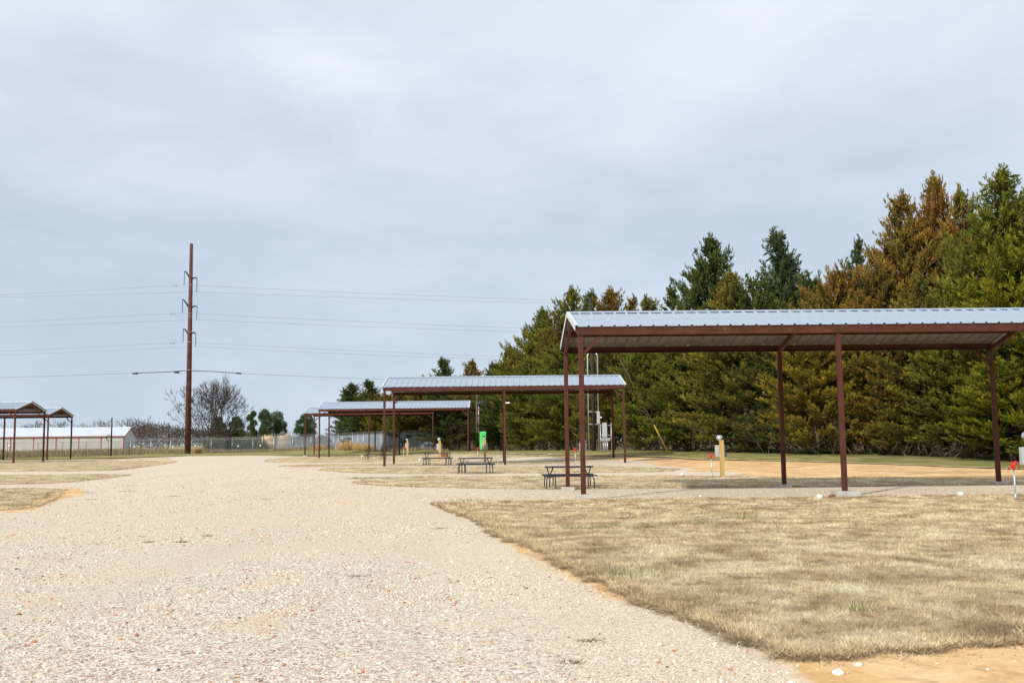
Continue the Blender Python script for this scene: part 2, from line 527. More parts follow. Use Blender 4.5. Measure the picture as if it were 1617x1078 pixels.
# ------------------------------------------------------------------ world, sun
SUN_TRAVEL = Vector((4.4, 6.0, -5.0)).normalized()
sun_dir = -SUN_TRAVEL
sun_el = math.asin(sun_dir.z)
sun_az = math.atan2(sun_dir.x, sun_dir.y)      # clockwise from +Y
w = bpy.data.worlds.new('World'); S.world = w
w.use_nodes = True
nt = w.node_tree; nt.nodes.clear()
def wn(k, **kw):
    nd = nt.nodes.new(k)
    for a, b in kw.items(): setattr(nd, a, b)
    return nd
sky = wn('ShaderNodeTexSky', sky_type='NISHITA')
sky.sun_disc = False; sky.sun_elevation = sun_el; sky.sun_rotation = sun_az
sky.air_density = 1.2; sky.dust_density = 3.0
tc = wn('ShaderNodeTexCoord')
sp = wn('ShaderNodeSeparateXYZ'); nt.links.new(tc.outputs['Generated'], sp.inputs[0])
def wmath(op, a, b=0.0):
    nd = wn('ShaderNodeMath', operation=op)
    for i, x in enumerate((a, b)):
        if isinstance(x, bpy.types.NodeSocket): nt.links.new(x, nd.inputs[i])
        else: nd.inputs[i].default_value = x
    return nd.outputs[0]
den = wmath('ADD', wmath('MAXIMUM', sp.outputs[2], 0.0), .16)
cb = wn('ShaderNodeCombineXYZ')
nt.links.new(wmath('DIVIDE', sp.outputs[0], den), cb.inputs[0])
nt.links.new(wmath('DIVIDE', sp.outputs[1], den), cb.inputs[1])
def wnoise(scale, detail, rough, dist, off=0.0, mscale=(1, 1, 1)):
    mp = wn('ShaderNodeMapping'); mp.inputs['Location'].default_value = (off, off * .7, 0); mp.inputs['Scale'].default_value = mscale
    mp.inputs['Rotation'].default_value = (0, 0, .35)
    nt.links.new(tc.outputs['Generated'], mp.inputs[0])
    nd = wn('ShaderNodeTexNoise')
    nd.inputs['Scale'].default_value = scale; nd.inputs['Detail'].default_value = detail
    nd.inputs['Roughness'].default_value = rough; nd.inputs['Distortion'].default_value = dist
    nt.links.new(mp.outputs[0], nd.inputs['Vector'])
    return nd.outputs['Fac']
def wramp(fac, stops):
    nd = wn('ShaderNodeValToRGB'); el = nd.color_ramp.elements
    while len(el) < len(stops): el.new(.5)
    for e, (p, c) in zip(el, stops): e.position = p; e.color = (*c, 1)
    nt.links.new(fac, nd.inputs[0]); return nd.outputs[0]
def wmix(f, a, b, mode='MIX'):
    nd = wn('ShaderNodeMix', data_type='RGBA', blend_type=mode)
    for i, x in ((0, f), (6, a), (7, b)):
        if isinstance(x, bpy.types.NodeSocket): nt.links.new(x, nd.inputs[i])
        else: nd.inputs[i].default_value = x
    return nd.outputs[2]
STR = 0.1
# cloud deck: paler overhead, blue-grey towards the horizon, broad soft billows
deck = wramp(sp.outputs[2], [(0.0, (.64, .75, .87)), (.08, (.565, .68, .81)), (.2, (.585, .69, .825)), (.34, (.76, .83, .95)), (.6, (.81, .87, .97)), (1, (.80, .85, .93))])
b1 = wnoise(2.1, 7, .55, .5, 3.1, (1, 1, 2.6))
b2 = wnoise(5.2, 7, .55, .4, 8.4, (1, 1, 2.8))
lum = wramp(b1, [(.34, (.90, .915, .93)), (.5, (1, 1, 1)), (.64, (1.11, 1.085, 1.06))])
deck = wmix(1.0, deck, lum, 'MULTIPLY')
lum2 = wramp(b2, [(.34, (.955, .965, .975)), (.64, (1.06, 1.045, 1.03))])
deck = wmix(1.0, deck, lum2, 'MULTIPLY')
deck10 = wmix(1.0, deck, (1 / STR, 1 / STR, 1 / STR, 1), 'MULTIPLY')
total = wmix(.94, sky.outputs[0], deck10)
bg = wn('ShaderNodeBackground'); bg.inputs[1].default_value = STR
nt.links.new(total, bg.inputs[0])
nt.links.new(bg.outputs[0], wn('ShaderNodeOutputWorld').inputs[0])

sd = bpy.data.lights.new('sun', 'SUN'); sd.energy = 3.9; sd.angle = rad(2.5); sd.color = (1, .94, .85)
so = bpy.data.objects.new('sun', sd); COL.objects.link(so)
so.rotation_euler = SUN_TRAVEL.to_track_quat('-Z', 'Y').to_euler()
so.location = (-20, -15, 40)
S.view_settings.view_transform = 'Standard'; S.view_settings.look = 'None'
S.view_settings.exposure = 0.0; S.view_settings.gamma = 1.0
S.view_settings.use_curve_mapping = False

# ------------------------------------------------------------------ ground sheets
def in_poly(pts, poly):
    x, y = pts[:, 0], pts[:, 1]
    c = np.zeros(len(pts), bool)
    n = len(poly)
    for i in range(n):
        x1, y1 = poly[i]; x2, y2 = poly[(i + 1) % n]
        if y1 == y2: continue
        t = ((y1 > y) != (y2 > y)) & (x < (x2 - x1) * (y - y1) / (y2 - y1) + x1)
        c ^= t
    return c

def dist_poly(pts, poly):
    d = np.full(len(pts), 1e9)
    n = len(poly)
    for i in range(n):
        a = np.array(poly[i]); b = np.array(poly[(i + 1) % n])
        ab = b - a; L = max(ab @ ab, 1e-9)
        t = np.clip(((pts - a) @ ab) / L, 0, 1)
        q = a + t[:, None] * ab
        d = np.minimum(d, np.hypot(*(pts - q).T))
    return d

def densify(poly, amp=.1, seed=0, k=.028):
    out = []
    n = len(poly)
    for i in range(n):
        a = Vector(poly[i]); b = Vector(poly[(i + 1) % n])
        st = min(2.0, max(.10, k * min(max(4, abs(a.y)), max(4, abs(b.y)))))
        m_ = max(1, int((b - a).length / st))
        nrm = Vector((-(b - a).y, (b - a).x)).normalized()
        for j in range(m_):
            p = a.lerp(b, j / m_)
            q = Vector((p.x, p.y, seed * 3.7))
            s = mnoise.noise(q * 1.1) * .9 + mnoise.noise(q * 4.0) * .5 + mnoise.noise(q * .35) * 1.0
            e = 1.0 if j else .4
            p = p + nrm * s * amp * e
            out.append((p.x, p.y))
    return out

def rowgrid(poly, k=.045, smin=.35, smax=3.0):
    ys = [p[1] for p in poly]; xs = [p[0] for p in poly]
    y = min(ys); out = []
    while y < max(ys):
        st = min(smax, max(smin, k * max(y, 1)))
        x = np.arange(min(xs), max(xs), st)
        out.append(np.stack([x + rng.uniform(-.2, .2, len(x)) * st, np.full(len(x), y) + rng.uniform(-.2, .2, len(x)) * st], 1))
        y += st
    pts = np.concatenate(out)
    pts = pts[in_poly(pts, poly)]
    st = np.clip(k * np.maximum(pts[:, 1], 1), smin, smax)
    return pts[dist_poly(pts, poly) > st * .35]

def und(x, y):
    return .018 * mnoise.noise(Vector((x * .9, y * .9, 3.3))) + .010 * mnoise.noise(Vector((x * 2.6, y * 2.6, 7.1)))

def sheet(name, poly, off, mat, skirt=0.0, bumpy=False, k=.045, smin=.35, tuck=0.0):
    pts = rowgrid(poly, k, smin)
    vs = [Vector(p) for p in poly] + [Vector(p) for p in pts.tolist()]
    n = len(poly)
    es = [(i, (i + 1) % n) for i in range(n)]
    ov, oe, of, *_ = delaunay_2d_cdt(vs, es, [], 1, 1e-5)
    V = []
    for v in ov:
        o = off * (1 + max(0, v.y - 20) / 40.0) if not bumpy else off
        V.append([v.x, v.y, gz(v.x, v.y) + o + (und(v.x, v.y) if bumpy else 0)])
    if tuck:
        for v, d_ in zip(V, dist_poly(np.array([q[:2] for q in V]), poly)):
            if d_ < 1e-3: v[2] -= tuck * (1 + max(0, v[1] - 20) / 10)
    if bumpy:
        for v, d_ in zip(V, dist_poly(np.array([q[:2] for q in V]), poly)):
            if d_ < .25:
                v[2] -= (1 - d_ / .25) * (.040 + .018 * mnoise.noise(Vector((v[0] * 3.1, v[1] * 3.1, 2.2))))
    Fs = []
    for f in of:
        a, b, c = (ov[i] for i in f[:3])
        if (b - a).cross(c - a) < 0: f = f[::-1]
        Fs.append(tuple(f))
    nsk = 0
    if skirt:
        cnt = {}
        for f in Fs:
            for i in range(len(f)):
                e = (f[i], f[(i + 1) % len(f)]); cnt[e] = 1
        low = {}
        for (a, b) in list(cnt):
            if (b, a) not in cnt:
                for q in (a, b):
                    if q not in low:
                        low[q] = len(V)
                        V.append((V[q][0], V[q][1], V[q][2] - skirt))
                Fs.append((b, a, low[a], low[b])); nsk += 1
    nf_top = sum(1 for f in Fs) - nsk
    me = bpy.data.meshes.new(name)
    me.from_pydata(V, [], Fs)
    ed = me.attributes.new('edge', 'FLOAT', 'POINT')
    ev = dist_poly(np.array([v[:2] for v in V]), poly)
    ed.data.foreach_set('value', ev.astype(np.float32))
    me.materials.append(mat)
    if skirt:
        me.materials.append(M['sodcut'])
        for q in range(nf_top, len(Fs)): me.polygons[q].material_index = 1
    me.polygons.foreach_set('use_smooth', [True] * len(me.polygons))
    me.update()
    o = link_mesh(name, me, mat)
    o['kind'] = 'structure'
    return o

# base ground out to the horizon
def axis(parts):
    out = []
    for a, b, s in parts: out += list(np.arange(a, b, s))
    return np.array(out + [parts[-1][1]], float)
gx = axis([(-3000, -400, 260), (-400, -120, 20), (-120, 80, 1.6), (80, 300, 20), (300, 3000, 300)])
gy = axis([(-300, -20, 40), (-20, 0, 4), (0, 120, 1.3), (120, 300, 4), (300, 3100, 200)])
GX, GY = np.meshgrid(gx, gy)
V = np.stack([GX.ravel(), GY.ravel(), gz_np(GX.ravel(), GY.ravel()) - .02], 1)
nx, ny = len(gx), len(gy)
ii = (np.arange(ny - 1)[:, None] * nx + np.arange(nx - 1)[None, :]).ravel()
o = link_mesh('ground', np_mesh('ground', V, np.stack([ii, ii + 1, ii + nx + 1, ii + nx], 1)), M['ground'])
o['kind'] = 'structure'

road_poly = [(-75, 2), (9, 2), (9, 25.5), (34, 25.0), (34, 34), (14, 36), P(1172, 750), P(1165, 745), (11, 52), (9, 66), (3, 80), (-10, 100), G(436, 122), G(400, 131), G(330, 131), G(282, 124), (-44, 112), (-75, 112)]
sheet('gravel_road', densify(road_poly, .25, 1), .010, M['gravel'])

# orange sand: behind the shelters, at the corner of the near lawn, along its edge, by the left lawns
sand_polys = [
    [P(1040, 747), P(1165, 747), P(1175, 752), (14, 37), (34, 33.5), (48, 34), (46, 42), P(1617, 741), P(1500, 737), P(1400, 732.5), P(1310, 729.5), P(1240, 728), P(1100, 725.5), P(1000, 721), P(900, 719), P(830, 718), P(820, 723), P(930, 728), P(1000, 733), P(1050, 740)],
    [P(1195, 1030), P(1235, 1050), P(1275, 1082), (2.3, 5.0), (9, 5.0), (9, 9.5), P(1617, 1005), P(1480, 1010), P(1300, 1025)],
    [P(776, 850), P(812, 874), P(850, 893), P(885, 912), P(930, 931), P(985, 956), P(1010, 950), P(940, 905), P(860, 868), P(800, 836)],
    [P(700, 800), P(725, 811), P(750, 822), P(770, 836), P(780, 832), P(752, 806), P(710, 794)],
    [P(-40, 803), P(20, 813), P(60, 806), P(115, 786), P(150, 776), P(130, 770), P(95, 770), P(40, 790)],
    [P(1035, 970), P(1085, 990), P(1140, 1014), P(1160, 1010), P(1080, 972)],
]
for i, pl in enumerate(sand_polys):
    sheet('sandy_soil', densify(pl, .12 if i else .3, 10 + i), .022 if i else .024, M['sand'], tuck=.014, k=.045 if i == 0 else .016, smin=.35 if i == 0 else .10)

green_poly = [(50, 40), (45, 42.4), P(1617, 741), P(1500, 737), P(1400, 732.5), P(1310, 729.5), P(1240, 728), P(1100, 725.5), P(1000, 720), P(900, 718), P(800, 716.5), (-9, 104), (-16, 118), G(440, 124), G(280, 127), (-48, 115), (-80, 110), (-80, 130), (-60, 139), G(240, 158), G(440, 160), G(540, 165), (-5, 135), (10, 108), (20, 90), (32, 70), (48, 60)]
sheet('grass_verge', densify(green_poly, .5, 30), .012, M['green'])

lawn_near = [P(680, 796), P(703, 804), P(722, 812), P(738, 820), P(757, 826), P(775, 836), P(792, 848), P(812, 858), P(838, 868), P(862, 880), P(880, 892), P(905, 906), P(938, 920), P(962, 931), P(1000, 946), P(1042, 962), P(1068, 973), P(1100, 984), P(1150, 1008), P(1190, 1022), P(1230, 1038), P(1262, 1048), P(1300, 1051), P(1350, 1048), P(1400, 1042), P(1455, 1033), P(1500, 1029), P(1545, 1026), P(1580, 1022), P(1640, 1014), P(1760, 1003), (22, 20), (22, 26.4), P(1600, 783), P(1330, 787), P(1000, 791), P(850, 793), P(760, 795)]
lawn2 = [P(556, 762), P(600, 767), P(660, 770), P(740, 771.5), P(900, 773), P(1100, 771), P(1300, 769), P(1600, 766), (26, 33), (26, 39.5), P(1560, 757), P(1400, 754.5), P(1232, 754), P(1160, 753), P(1000, 752), P(860, 752.5), P(700, 753), P(600, 754.5), P(572, 757)]
lawn3 = [P(500, 743), P(540, 746), P(600, 748), P(700, 748.5), P(860, 747.5), P(990, 746.5), P(1060, 745), P(1075, 741), P(1000, 737.5), P(900, 737), P(760, 737.5), P(650, 738.5), P(560, 739), P(515, 740)]
lawn4 = [G(440, 66), G(470, 64.6), G(560, 64.4), G(640, 64.8), G(760, 65.2), G(900, 66), G(985, 66.5), G(985, 71), G(860, 72), G(640, 71.5), G(520, 71.5), G(455, 70.5)]
lawn5 = [G(418, 87), G(445, 79), G(520, 77.5), G(640, 77.0), G(800, 77.0), G(850, 80), G(760, 100), G(640, 112), G(470, 113), G(425, 100)]
lawnL1 = [P(-260, 800), P(-60, 806), P(0, 807), P(30, 806), P(62, 800), P(85, 790), P(102, 782), P(95, 779), P(108, 774.5), P(60, 772), P(0, 772), P(-260, 773)]
lawnL2 = [P(-150, 767), P(0, 765.5), P(60, 764.5), P(110, 762), P(150, 758), P(180, 754), P(206, 750.5), P(150, 749.5), P(0, 750.5), P(-150, 752)]
lawnL3 = [P(-120, 746), P(0, 745), P(100, 744.5), P(170, 743.8), P(205, 741), P(235, 736.5), P(272, 731.5), G(282, 92), G(262, 98), G(100, 101), G(-80, 101)]
lawnL4 = [G(-80, 105), G(120, 105), G(240, 106), G(272, 108), G(262, 114), G(100, 116), G(-80, 116)]
lawns = [lawn_near, lawn2, lawn3, lawn4, lawn5, lawnL1, lawnL2, lawnL3, lawnL4]
lawns = [densify(l, .13 if i in (0, 5) else .22, 50 + i, .014 if i == 0 else .028) for i, l in enumerate(lawns)]
def ragged(poly, amp):
    return [(x + amp * mnoise.noise(Vector((x * 7, y * 7, .5))) , y + amp * mnoise.noise(Vector((x * 7, y * 7, 9.5)))) for x, y in poly]
lawns[0] = ragged(lawns[0], .17)
for i, l in enumerate(lawns):
    sheet('lawn', l, .045 if i else .050, M['turf'], skirt=.12, bumpy=True, k=.03, smin=.22)

# ------------------------------------------------------------------ grass blades and stones (uncountable)
def frustum_ok(x, y, margin=.04):
    # is the spot roughly within view (blades outside are not needed)
    return (x > y * (-.515 - margin) - 2.5) & (x < y * (.556 + margin) + 2.5)

def sample_poly(poly, dens, ref=None):
    """dens(y) = count per square metre; rejection sampling in depth bands"""
    xs = [p[0] for p in poly]; ys = [p[1] for p in poly]
    out = []
    y = min(ys)
    while y < max(ys):
        h = max(.5, y * .06)
        d = dens(y + h / 2)
        n = int(d * h * (max(xs) - min(xs)))
        p = np.stack([rng.uniform(min(xs), max(xs), n), rng.uniform(y, min(y + h, max(ys)), n)], 1)
        p = p[frustum_ok(p[:, 0], p[:, 1])]
        out.append(p[in_poly(p, poly)])
        y += h
    return np.concatenate(out)

def noise2(x, y, s, seed):
    return np.array([mnoise.noise(Vector((a * s, b * s, seed))) for a, b in zip(x, y)])

def blades(p, zbase, hmin, hmax, lean, width, var=None):
    n = len(p)
    az = rng.uniform(0, 2 * math.pi, n)
    h = rng.uniform(hmin, hmax, n); ln = rng.uniform(.2, 1, n) * lean
    wd = width * rng.uniform(.6, 1.3, n)
    wa = rng.uniform(0, 2 * math.pi, n)
    V = np.zeros((n, 3, 3))
    V[:, 0, 0] = p[:, 0] - np.cos(wa) * wd / 2; V[:, 0, 1] = p[:, 1] - np.sin(wa) * wd / 2; V[:, 0, 2] = zbase - .012
    V[:, 1, 0] = p[:, 0] + np.cos(wa) * wd / 2; V[:, 1, 1] = p[:, 1] + np.sin(wa) * wd / 2; V[:, 1, 2] = zbase - .012
    V[:, 2, 0] = p[:, 0] + np.cos(az) * ln; V[:, 2, 1] = p[:, 1] + np.sin(az) * ln; V[:, 2, 2] = zbase + h
    v = rng.uniform(0, 1, n) if var is None else var
    return V.reshape(-1, 3), np.repeat(v, 3)

VS, VR = [], []
for i, l in enumerate(lawns):
    if i in (0,):
        p = sample_poly(l, lambda y: 5200 * (8.0 / max(y, 7)) ** 1.25)
        # a shaggy rim: extra blades just inside the cut edge
        d = dist_poly(p, l)
        hs = np.where(d < .22, 1.25, 1.0)
    else:
        p = sample_poly(l, lambda y: min(480, 420 * (30.0 / max(y, 25)) ** 1.5))
        d = dist_poly(p, l); hs = np.where(d < .3, 1.2, 1.0)
    zb = gz_np(p[:, 0], p[:, 1]) + (.043 if i else .047) + np.array([und(a, b) for a, b in p])
    # tussocky height
    sc = np.clip(p[:, 1] / 14.0, .75, 2.6)
    n = len(p)
    # blades grow in small matted tufts that share height, tone and lie
    band = np.clip(np.floor(np.log2(p[:, 1] / 10.0) * 2 + rng.normal(0, .35, n)), -1, 6)
    cell = .075 * 2 ** (band / 2)
    kx = np.floor(p[:, 0] / cell + rng.normal(0, .2, n)); ky = np.floor(p[:, 1] / cell + rng.normal(0, .2, n))
    fr = np.sin(kx * 12.9898 + ky * 78.233 + band * 37.7) * 43758.5453
    hh = ((fr - np.floor(fr)) * 65535).astype(np.int64)
    tab = rng.uniform(0, 1, (65536, 3))
    tq = tab[hh]
    cxy = (np.stack([kx, ky], 1) + .5) * cell[:, None]
    outw = p - cxy; az = np.arctan2(outw[:, 1], outw[:, 0]) + rng.normal(0, .7, n)
    tus = .45 + 1.0 * tq[:, 0]
    h = rng.uniform(.006, .050, n) * tus * hs; ln = rng.uniform(.02, .085, n) * (.6 + .6 * tq[:, 1])
    vtone = np.clip(.46 + 1.05 * (tq[:, 2] - .5) + rng.normal(0, .20, n), 0, 1)
    wd = .0062 * sc * rng.uniform(.6, 1.3, n); wa = rng.uniform(0, 2 * math.pi, n)
    Vb = np.zeros((n, 3, 3))
    Vb[:, 0, 0] = p[:, 0] - np.cos(wa) * wd / 2; Vb[:, 0, 1] = p[:, 1] - np.sin(wa) * wd / 2
    Vb[:, 1, 0] = p[:, 0] + np.cos(wa) * wd / 2; Vb[:, 1, 1] = p[:, 1] + np.sin(wa) * wd / 2
    Vb[:, :2, 2] = (zb - .012)[:, None]
    Vb[:, 2, 0] = p[:, 0] + np.cos(az) * ln; Vb[:, 2, 1] = p[:, 1] + np.sin(az) * ln; Vb[:, 2, 2] = zb + h
    VS.append(Vb.reshape(-1, 3)); VR.append(np.repeat(vtone, 3))
V = np.concatenate(VS)
o = link_mesh('grass', np_mesh('grass', V, np.arange(len(V)).reshape(-1, 3), np.concatenate(VR)), M['blades'])
tag(o, 'dry straw coloured turf grass covering the raised lawns', 'grass', kind='stuff')
print('blades', len(V) // 3)
# ragged brown fringe of dead blades and roots along the cut edges
VS, VR = [], []
for i, l in enumerate(lawns):
    n_ = len(l)
    A = np.array(l); B = np.roll(A, -1, 0); Ls = np.hypot(*(B - A).T)
    dens = 3600 * (8 / np.clip(A[:, 1], 7, 80)) ** 1.3 if i == 0 else np.full(n_, 260.)
    cnt = (Ls * dens).astype(int) * frustum_ok(A[:, 0], A[:, 1])
    idx = np.repeat(np.arange(n_), cnt); n = len(idx)
    if not n: continue
    u_ = rng.uniform(0, 1, n)[:, None]
    q = A[idx] * (1 - u_) + B[idx] * u_
    T = (B[idx] - A[idx]) / (Ls[idx][:, None] + 1e-9)
    area = .5 * np.sum(A[:, 0] * B[:, 1] - B[:, 0] * A[:, 1])
    N = np.stack([T[:, 1], -T[:, 0]], 1) * (1 if area > 0 else -1)
    nz = np.clip(.85 + .9 * noise2(q[:, 0], q[:, 1], 2.3, 8.8), .4, 1.6)
    inn = rng.exponential(.045, n)
    q = q - N * (inn - .015)[:, None]
    ph = rng.uniform(0, 2 * math.pi, n); rr_ = rng.uniform(.02, .10, n) * nz
    tip = q + np.stack([np.cos(ph), np.sin(ph)], 1) * rr_[:, None] + N * (rng.uniform(-.02, .085, n) * nz)[:, None]
    sc = np.clip(q[:, 1] / 14.0, .75, 2.4)
    zb = gz_np(q[:, 0], q[:, 1]) + (.040 if i == 0 else .036) * np.clip(inn / .05, .25, 1)
    wv = rng.uniform(0, 2 * math.pi, n); wd = .0045 * sc * rng.uniform(.6, 1.4, n)
    W2 = np.stack([np.cos(wv), np.sin(wv)], 1) * wd[:, None]
    Vb = np.zeros((n, 3, 3))
    Vb[:, 0, :2] = q - W2; Vb[:, 1, :2] = q + W2; Vb[:, :2, 2] = zb[:, None]
    Vb[:, 2, :2] = tip; Vb[:, 2, 2] = np.maximum(gz_np(tip[:, 0], tip[:, 1]) + .012, zb + rng.uniform(-.05, .055, n) * np.minimum(nz, 1.1))
    VS.append(Vb.reshape(-1, 3)); VR.append(np.repeat(np.clip(rng.uniform(0, .8, n) + inn * 2.2, 0, 1), 3))
# a few torn shreds lying loose on the soil and gravel just outside the near lawns
for i in (0, 5):
    l = lawns[i]; A = np.array(l); B = np.roll(A, -1, 0); Ls = np.hypot(*(B - A).T)
    cnt = (Ls * 240 * (8 / np.clip(A[:, 1], 7, 80))).astype(int) * frustum_ok(A[:, 0], A[:, 1])
    idx = np.repeat(np.arange(len(l)), cnt); n = len(idx)
    T = (B[idx] - A[idx]) / (Ls[idx][:, None] + 1e-9)
    area = .5 * np.sum(A[:, 0] * B[:, 1] - B[:, 0] * A[:, 1])
    N = np.stack([T[:, 1], -T[:, 0]], 1) * (1 if area > 0 else -1)
    u_ = rng.uniform(0, 1, n)[:, None]
    q = A[idx] * (1 - u_) + B[idx] * u_ + N * rng.exponential(.10, n)[:, None]
    a, b = blades(q, gz_np(q[:, 0], q[:, 1]) + .034, -.006, .022, .07, .007)
    VS.append(a); VR.append(b)
V = np.concatenate(VS)
o = link_mesh('grass_fringe', np_mesh('grass_fringe', V, np.arange(len(V)).reshape(-1, 3), np.concatenate(VR)), M['fringe'])
tag(o, 'ragged brown fringe of dead grass along the lawn edges', 'grass', kind='stuff')
print('fringe', len(V) // 3)

# green shoots standing in the dry turf
VS, VR = [], []
for (px, py, r, n) in [(1352, 974, .16, 90), (966, 836, .5, 160), (1025, 836, .3, 80), (905, 838, .3, 60), (1000, 913, .45, 160), (1115, 815, .5, 120), (1175, 822, .4, 100), (1105, 830, .35, 100), (565, 757, .8, 160), (740, 793, .5, 80), (1180, 815, .3, 50)]:
    x, y = P(px, py)
    p = rng.normal(0, r * .5, (n, 2)) + (x, y)
    zb = gz_np(p[:, 0], p[:, 1]) + .055
    a, b = blades(p, zb, .03, .10, .05, .007 * max(1, y / 14))
    VS.append(a); VR.append(b)
V = np.concatenate(VS)
o = link_mesh('green_shoots', np_mesh('green_shoots', V, np.arange(len(V)).reshape(-1, 3), np.concatenate(VR)), M['greenblade'])
tag(o, 'scattered fresh green shoots growing through the dry lawns', 'grass', kind='stuff')

# loose stones on the near road
ico = bmesh.new(); bmesh.ops.create_icosphere(ico, subdivisions=1, radius=1)
IV = np.array([v.co[:] for v in ico.verts]); IF = np.array([[v.index for v in f.verts] for f in ico.faces]); ico.free()
def stones(p, size, var, name, label, zoff=.010):
    n = len(p)
    k = len(IV)
    jit = rng.uniform(.62, 1.25, (n, k, 1))
    sc = size[:, None] * rng.uniform(.65, 1.25, (n, 3)) * np.array([1, 1, .62])
    V = IV[None] * jit * sc[:, None, :]
    a = rng.uniform(0, 2 * math.pi, n); c, s = np.cos(a)[:, None], np.sin(a)[:, None]
    X = V[..., 0] * c - V[..., 1] * s; Y = V[..., 0] * s + V[..., 1] * c
    V = np.stack([X + p[:, :1], Y + p[:, 1:2], V[..., 2] + (gz_np(p[:, 0], p[:, 1]) + zoff + size * .12)[:, None]], -1).reshape(-1, 3)
    Fc = (IF[None] + (np.arange(n) * k)[:, None, None]).reshape(-1, 3)
    o = link_mesh(name, np_mesh(name, V, Fc, np.repeat(var, k)), M['stones'])
    tag(o, label, 'gravel', kind='stuff')
zone = [P(-220, 1085), P(-220, 810), P(300, 740), P(640, 790), P(790, 850), P(900, 905), P(1000, 950), P(1120, 998), P(1225, 1050), P(1275, 1085)]
p = sample_poly(zone, lambda y: 1900 * (7.0 / max(y, 6.5)) ** 2.2)
coarse = noise2(p[:, 0], p[:, 1], .35, 1.5) + np.interp(p[:, 1], [6, 12, 22], [.25, -.05, -.30]) + np.interp(p[:, 0], [-2, .3, 2], [.2, -.1, -.36]) + .35 * noise2(p[:, 0], p[:, 1], 1.3, 4.5)
keep = rng.uniform(-.72, .5, len(p)) < coarse
p = p[keep]
size = np.exp(rng.normal(math.log(.0068), .5, len(p))) * np.clip(p[:, 1] / 9.0, .85, 1.7)
var = np.minimum(.93, rng.beta(2.2, 1.9, len(p)))
q = rng.uniform(0, 1, len(p))
var = np.where(q > .976, rng.uniform(.945, .99, len(p)), var)
var = np.where(q > .9992, 1.0, var)
size = np.where(q > .976, size * 1.25, size)
stones(p, np.minimum(size, .026), var, 'gravel', 'loose pale crushed stones with brick red chips strewn over the near road')
print('stones', len(p))
# larger pieces lying out along the far drive and the lanes, each a pixel or less from here
far_zone = [(-30, 42), (-16, 22), P(560, 800), P(690, 792), P(860, 790), P(1330, 785), P(1617, 781), (24, 27.5), (24, 32.5), P(1600, 771), P(1100, 775), P(740, 775), P(560, 766), P(545, 756), P(470, 742), P(440, 736), (-24, 62)]
pf = sample_poly(far_zone, lambda y: 34 * (26.0 / max(y, 18)) ** 1.2)
sf = np.exp(rng.normal(math.log(.015), .4, len(pf))) * np.clip(pf[:, 1] / 26.0, .8, 1.5)
vf = np.where(rng.uniform(0, 1, len(pf)) > .985, rng.uniform(.945, .985, len(pf)), np.minimum(.92, rng.beta(1.3, 1.3, len(pf))))
stones(pf, np.minimum(sf, .04), vf, 'gravel', 'coarser stones scattered along the far drive and the parking lanes', .012)
# pale pebbles on the orange soil of the near corner
pp = np.array([P(1325, 1069), P(1356, 1055), P(1290, 1062), P(1480, 1052), P(1560, 1062), P(1260, 1056)])
stones(pp, np.array([.045, .042, .016, .018, .016, .02]), np.array([.85, .8, .6, .7, .65, .6]), 'pebbles', 'few pale pebbles on the orange soil in the near corner', .02)

pz_ = sample_poly([P(1230, 1052), P(1300, 1056), P(1450, 1040), P(1617, 1020), P(1630, 1085), P(1250, 1085)], lambda y: 60)
stones(pz_, np.exp(rng.normal(math.log(.006), .5, len(pz_))), rng.uniform(.1, .9, len(pz_)), 'pebbles', 'small grit washed over the orange soil of the near corner', .018)
# twigs and shreds of turf lying on the road
VS, VR = [], []
clumps = [(1165 * .334 + 540, 880 * .334 + 720, .09), (1095 * .334 + 540, 985 * .334 + 720, .08), (630 * .334, 142 * .334 + 720, .35), (600 * .334, 168 * .334 + 720, .3), (420 * .334, 175 * .334 + 720, .25), (815 * .334, 192 * .334 + 720, .2), (862 * .334, 410 * .334 + 720, .1), (1505 * .334, 115 * .334 + 720, .5), (1350 * .334, 105 * .334 + 720, .4), (1255 * .334, 205 * .334 + 720, .3), (980 * .334, 380 * .334 + 720, .1), (430 * .334, 208 * .334 + 720, .2), (705 * .334, 410 * .334 + 720, .08), (75 * .334 + 540, 572 * .334 + 720, .1), (465 * .334 + 540, 345 * .334 + 720, .1)]
for (px, py, r) in clumps:
    x, y = P(px, py)
    n = int(70 + 60 * r)
    p = rng.normal(0, r * .5, (n, 2)) * np.array([1.3, .7]) + (x, y)
    a, b = blades(p, gz_np(p[:, 0], p[:, 1]) + .016, .004, .03, .06, .008 * max(1, y / 12))
    VS.append(a); VR.append(b)
p = sample_poly(zone, lambda y: 9 * (8.0 / max(y, 6.5)) ** 1.2)
a, b = blades(p, gz_np(p[:, 0], p[:, 1]) + .016, .003, .02, .06, .007)
VS.append(a); VR.append(b)
V = np.concatenate(VS)
o = link_mesh('debris', np_mesh('debris', V, np.arange(len(V)).reshape(-1, 3), np.concatenate(VR)), M['bits'])
tag(o, 'dark twigs and turf shreds lying about the gravel road', 'debris', kind='stuff')

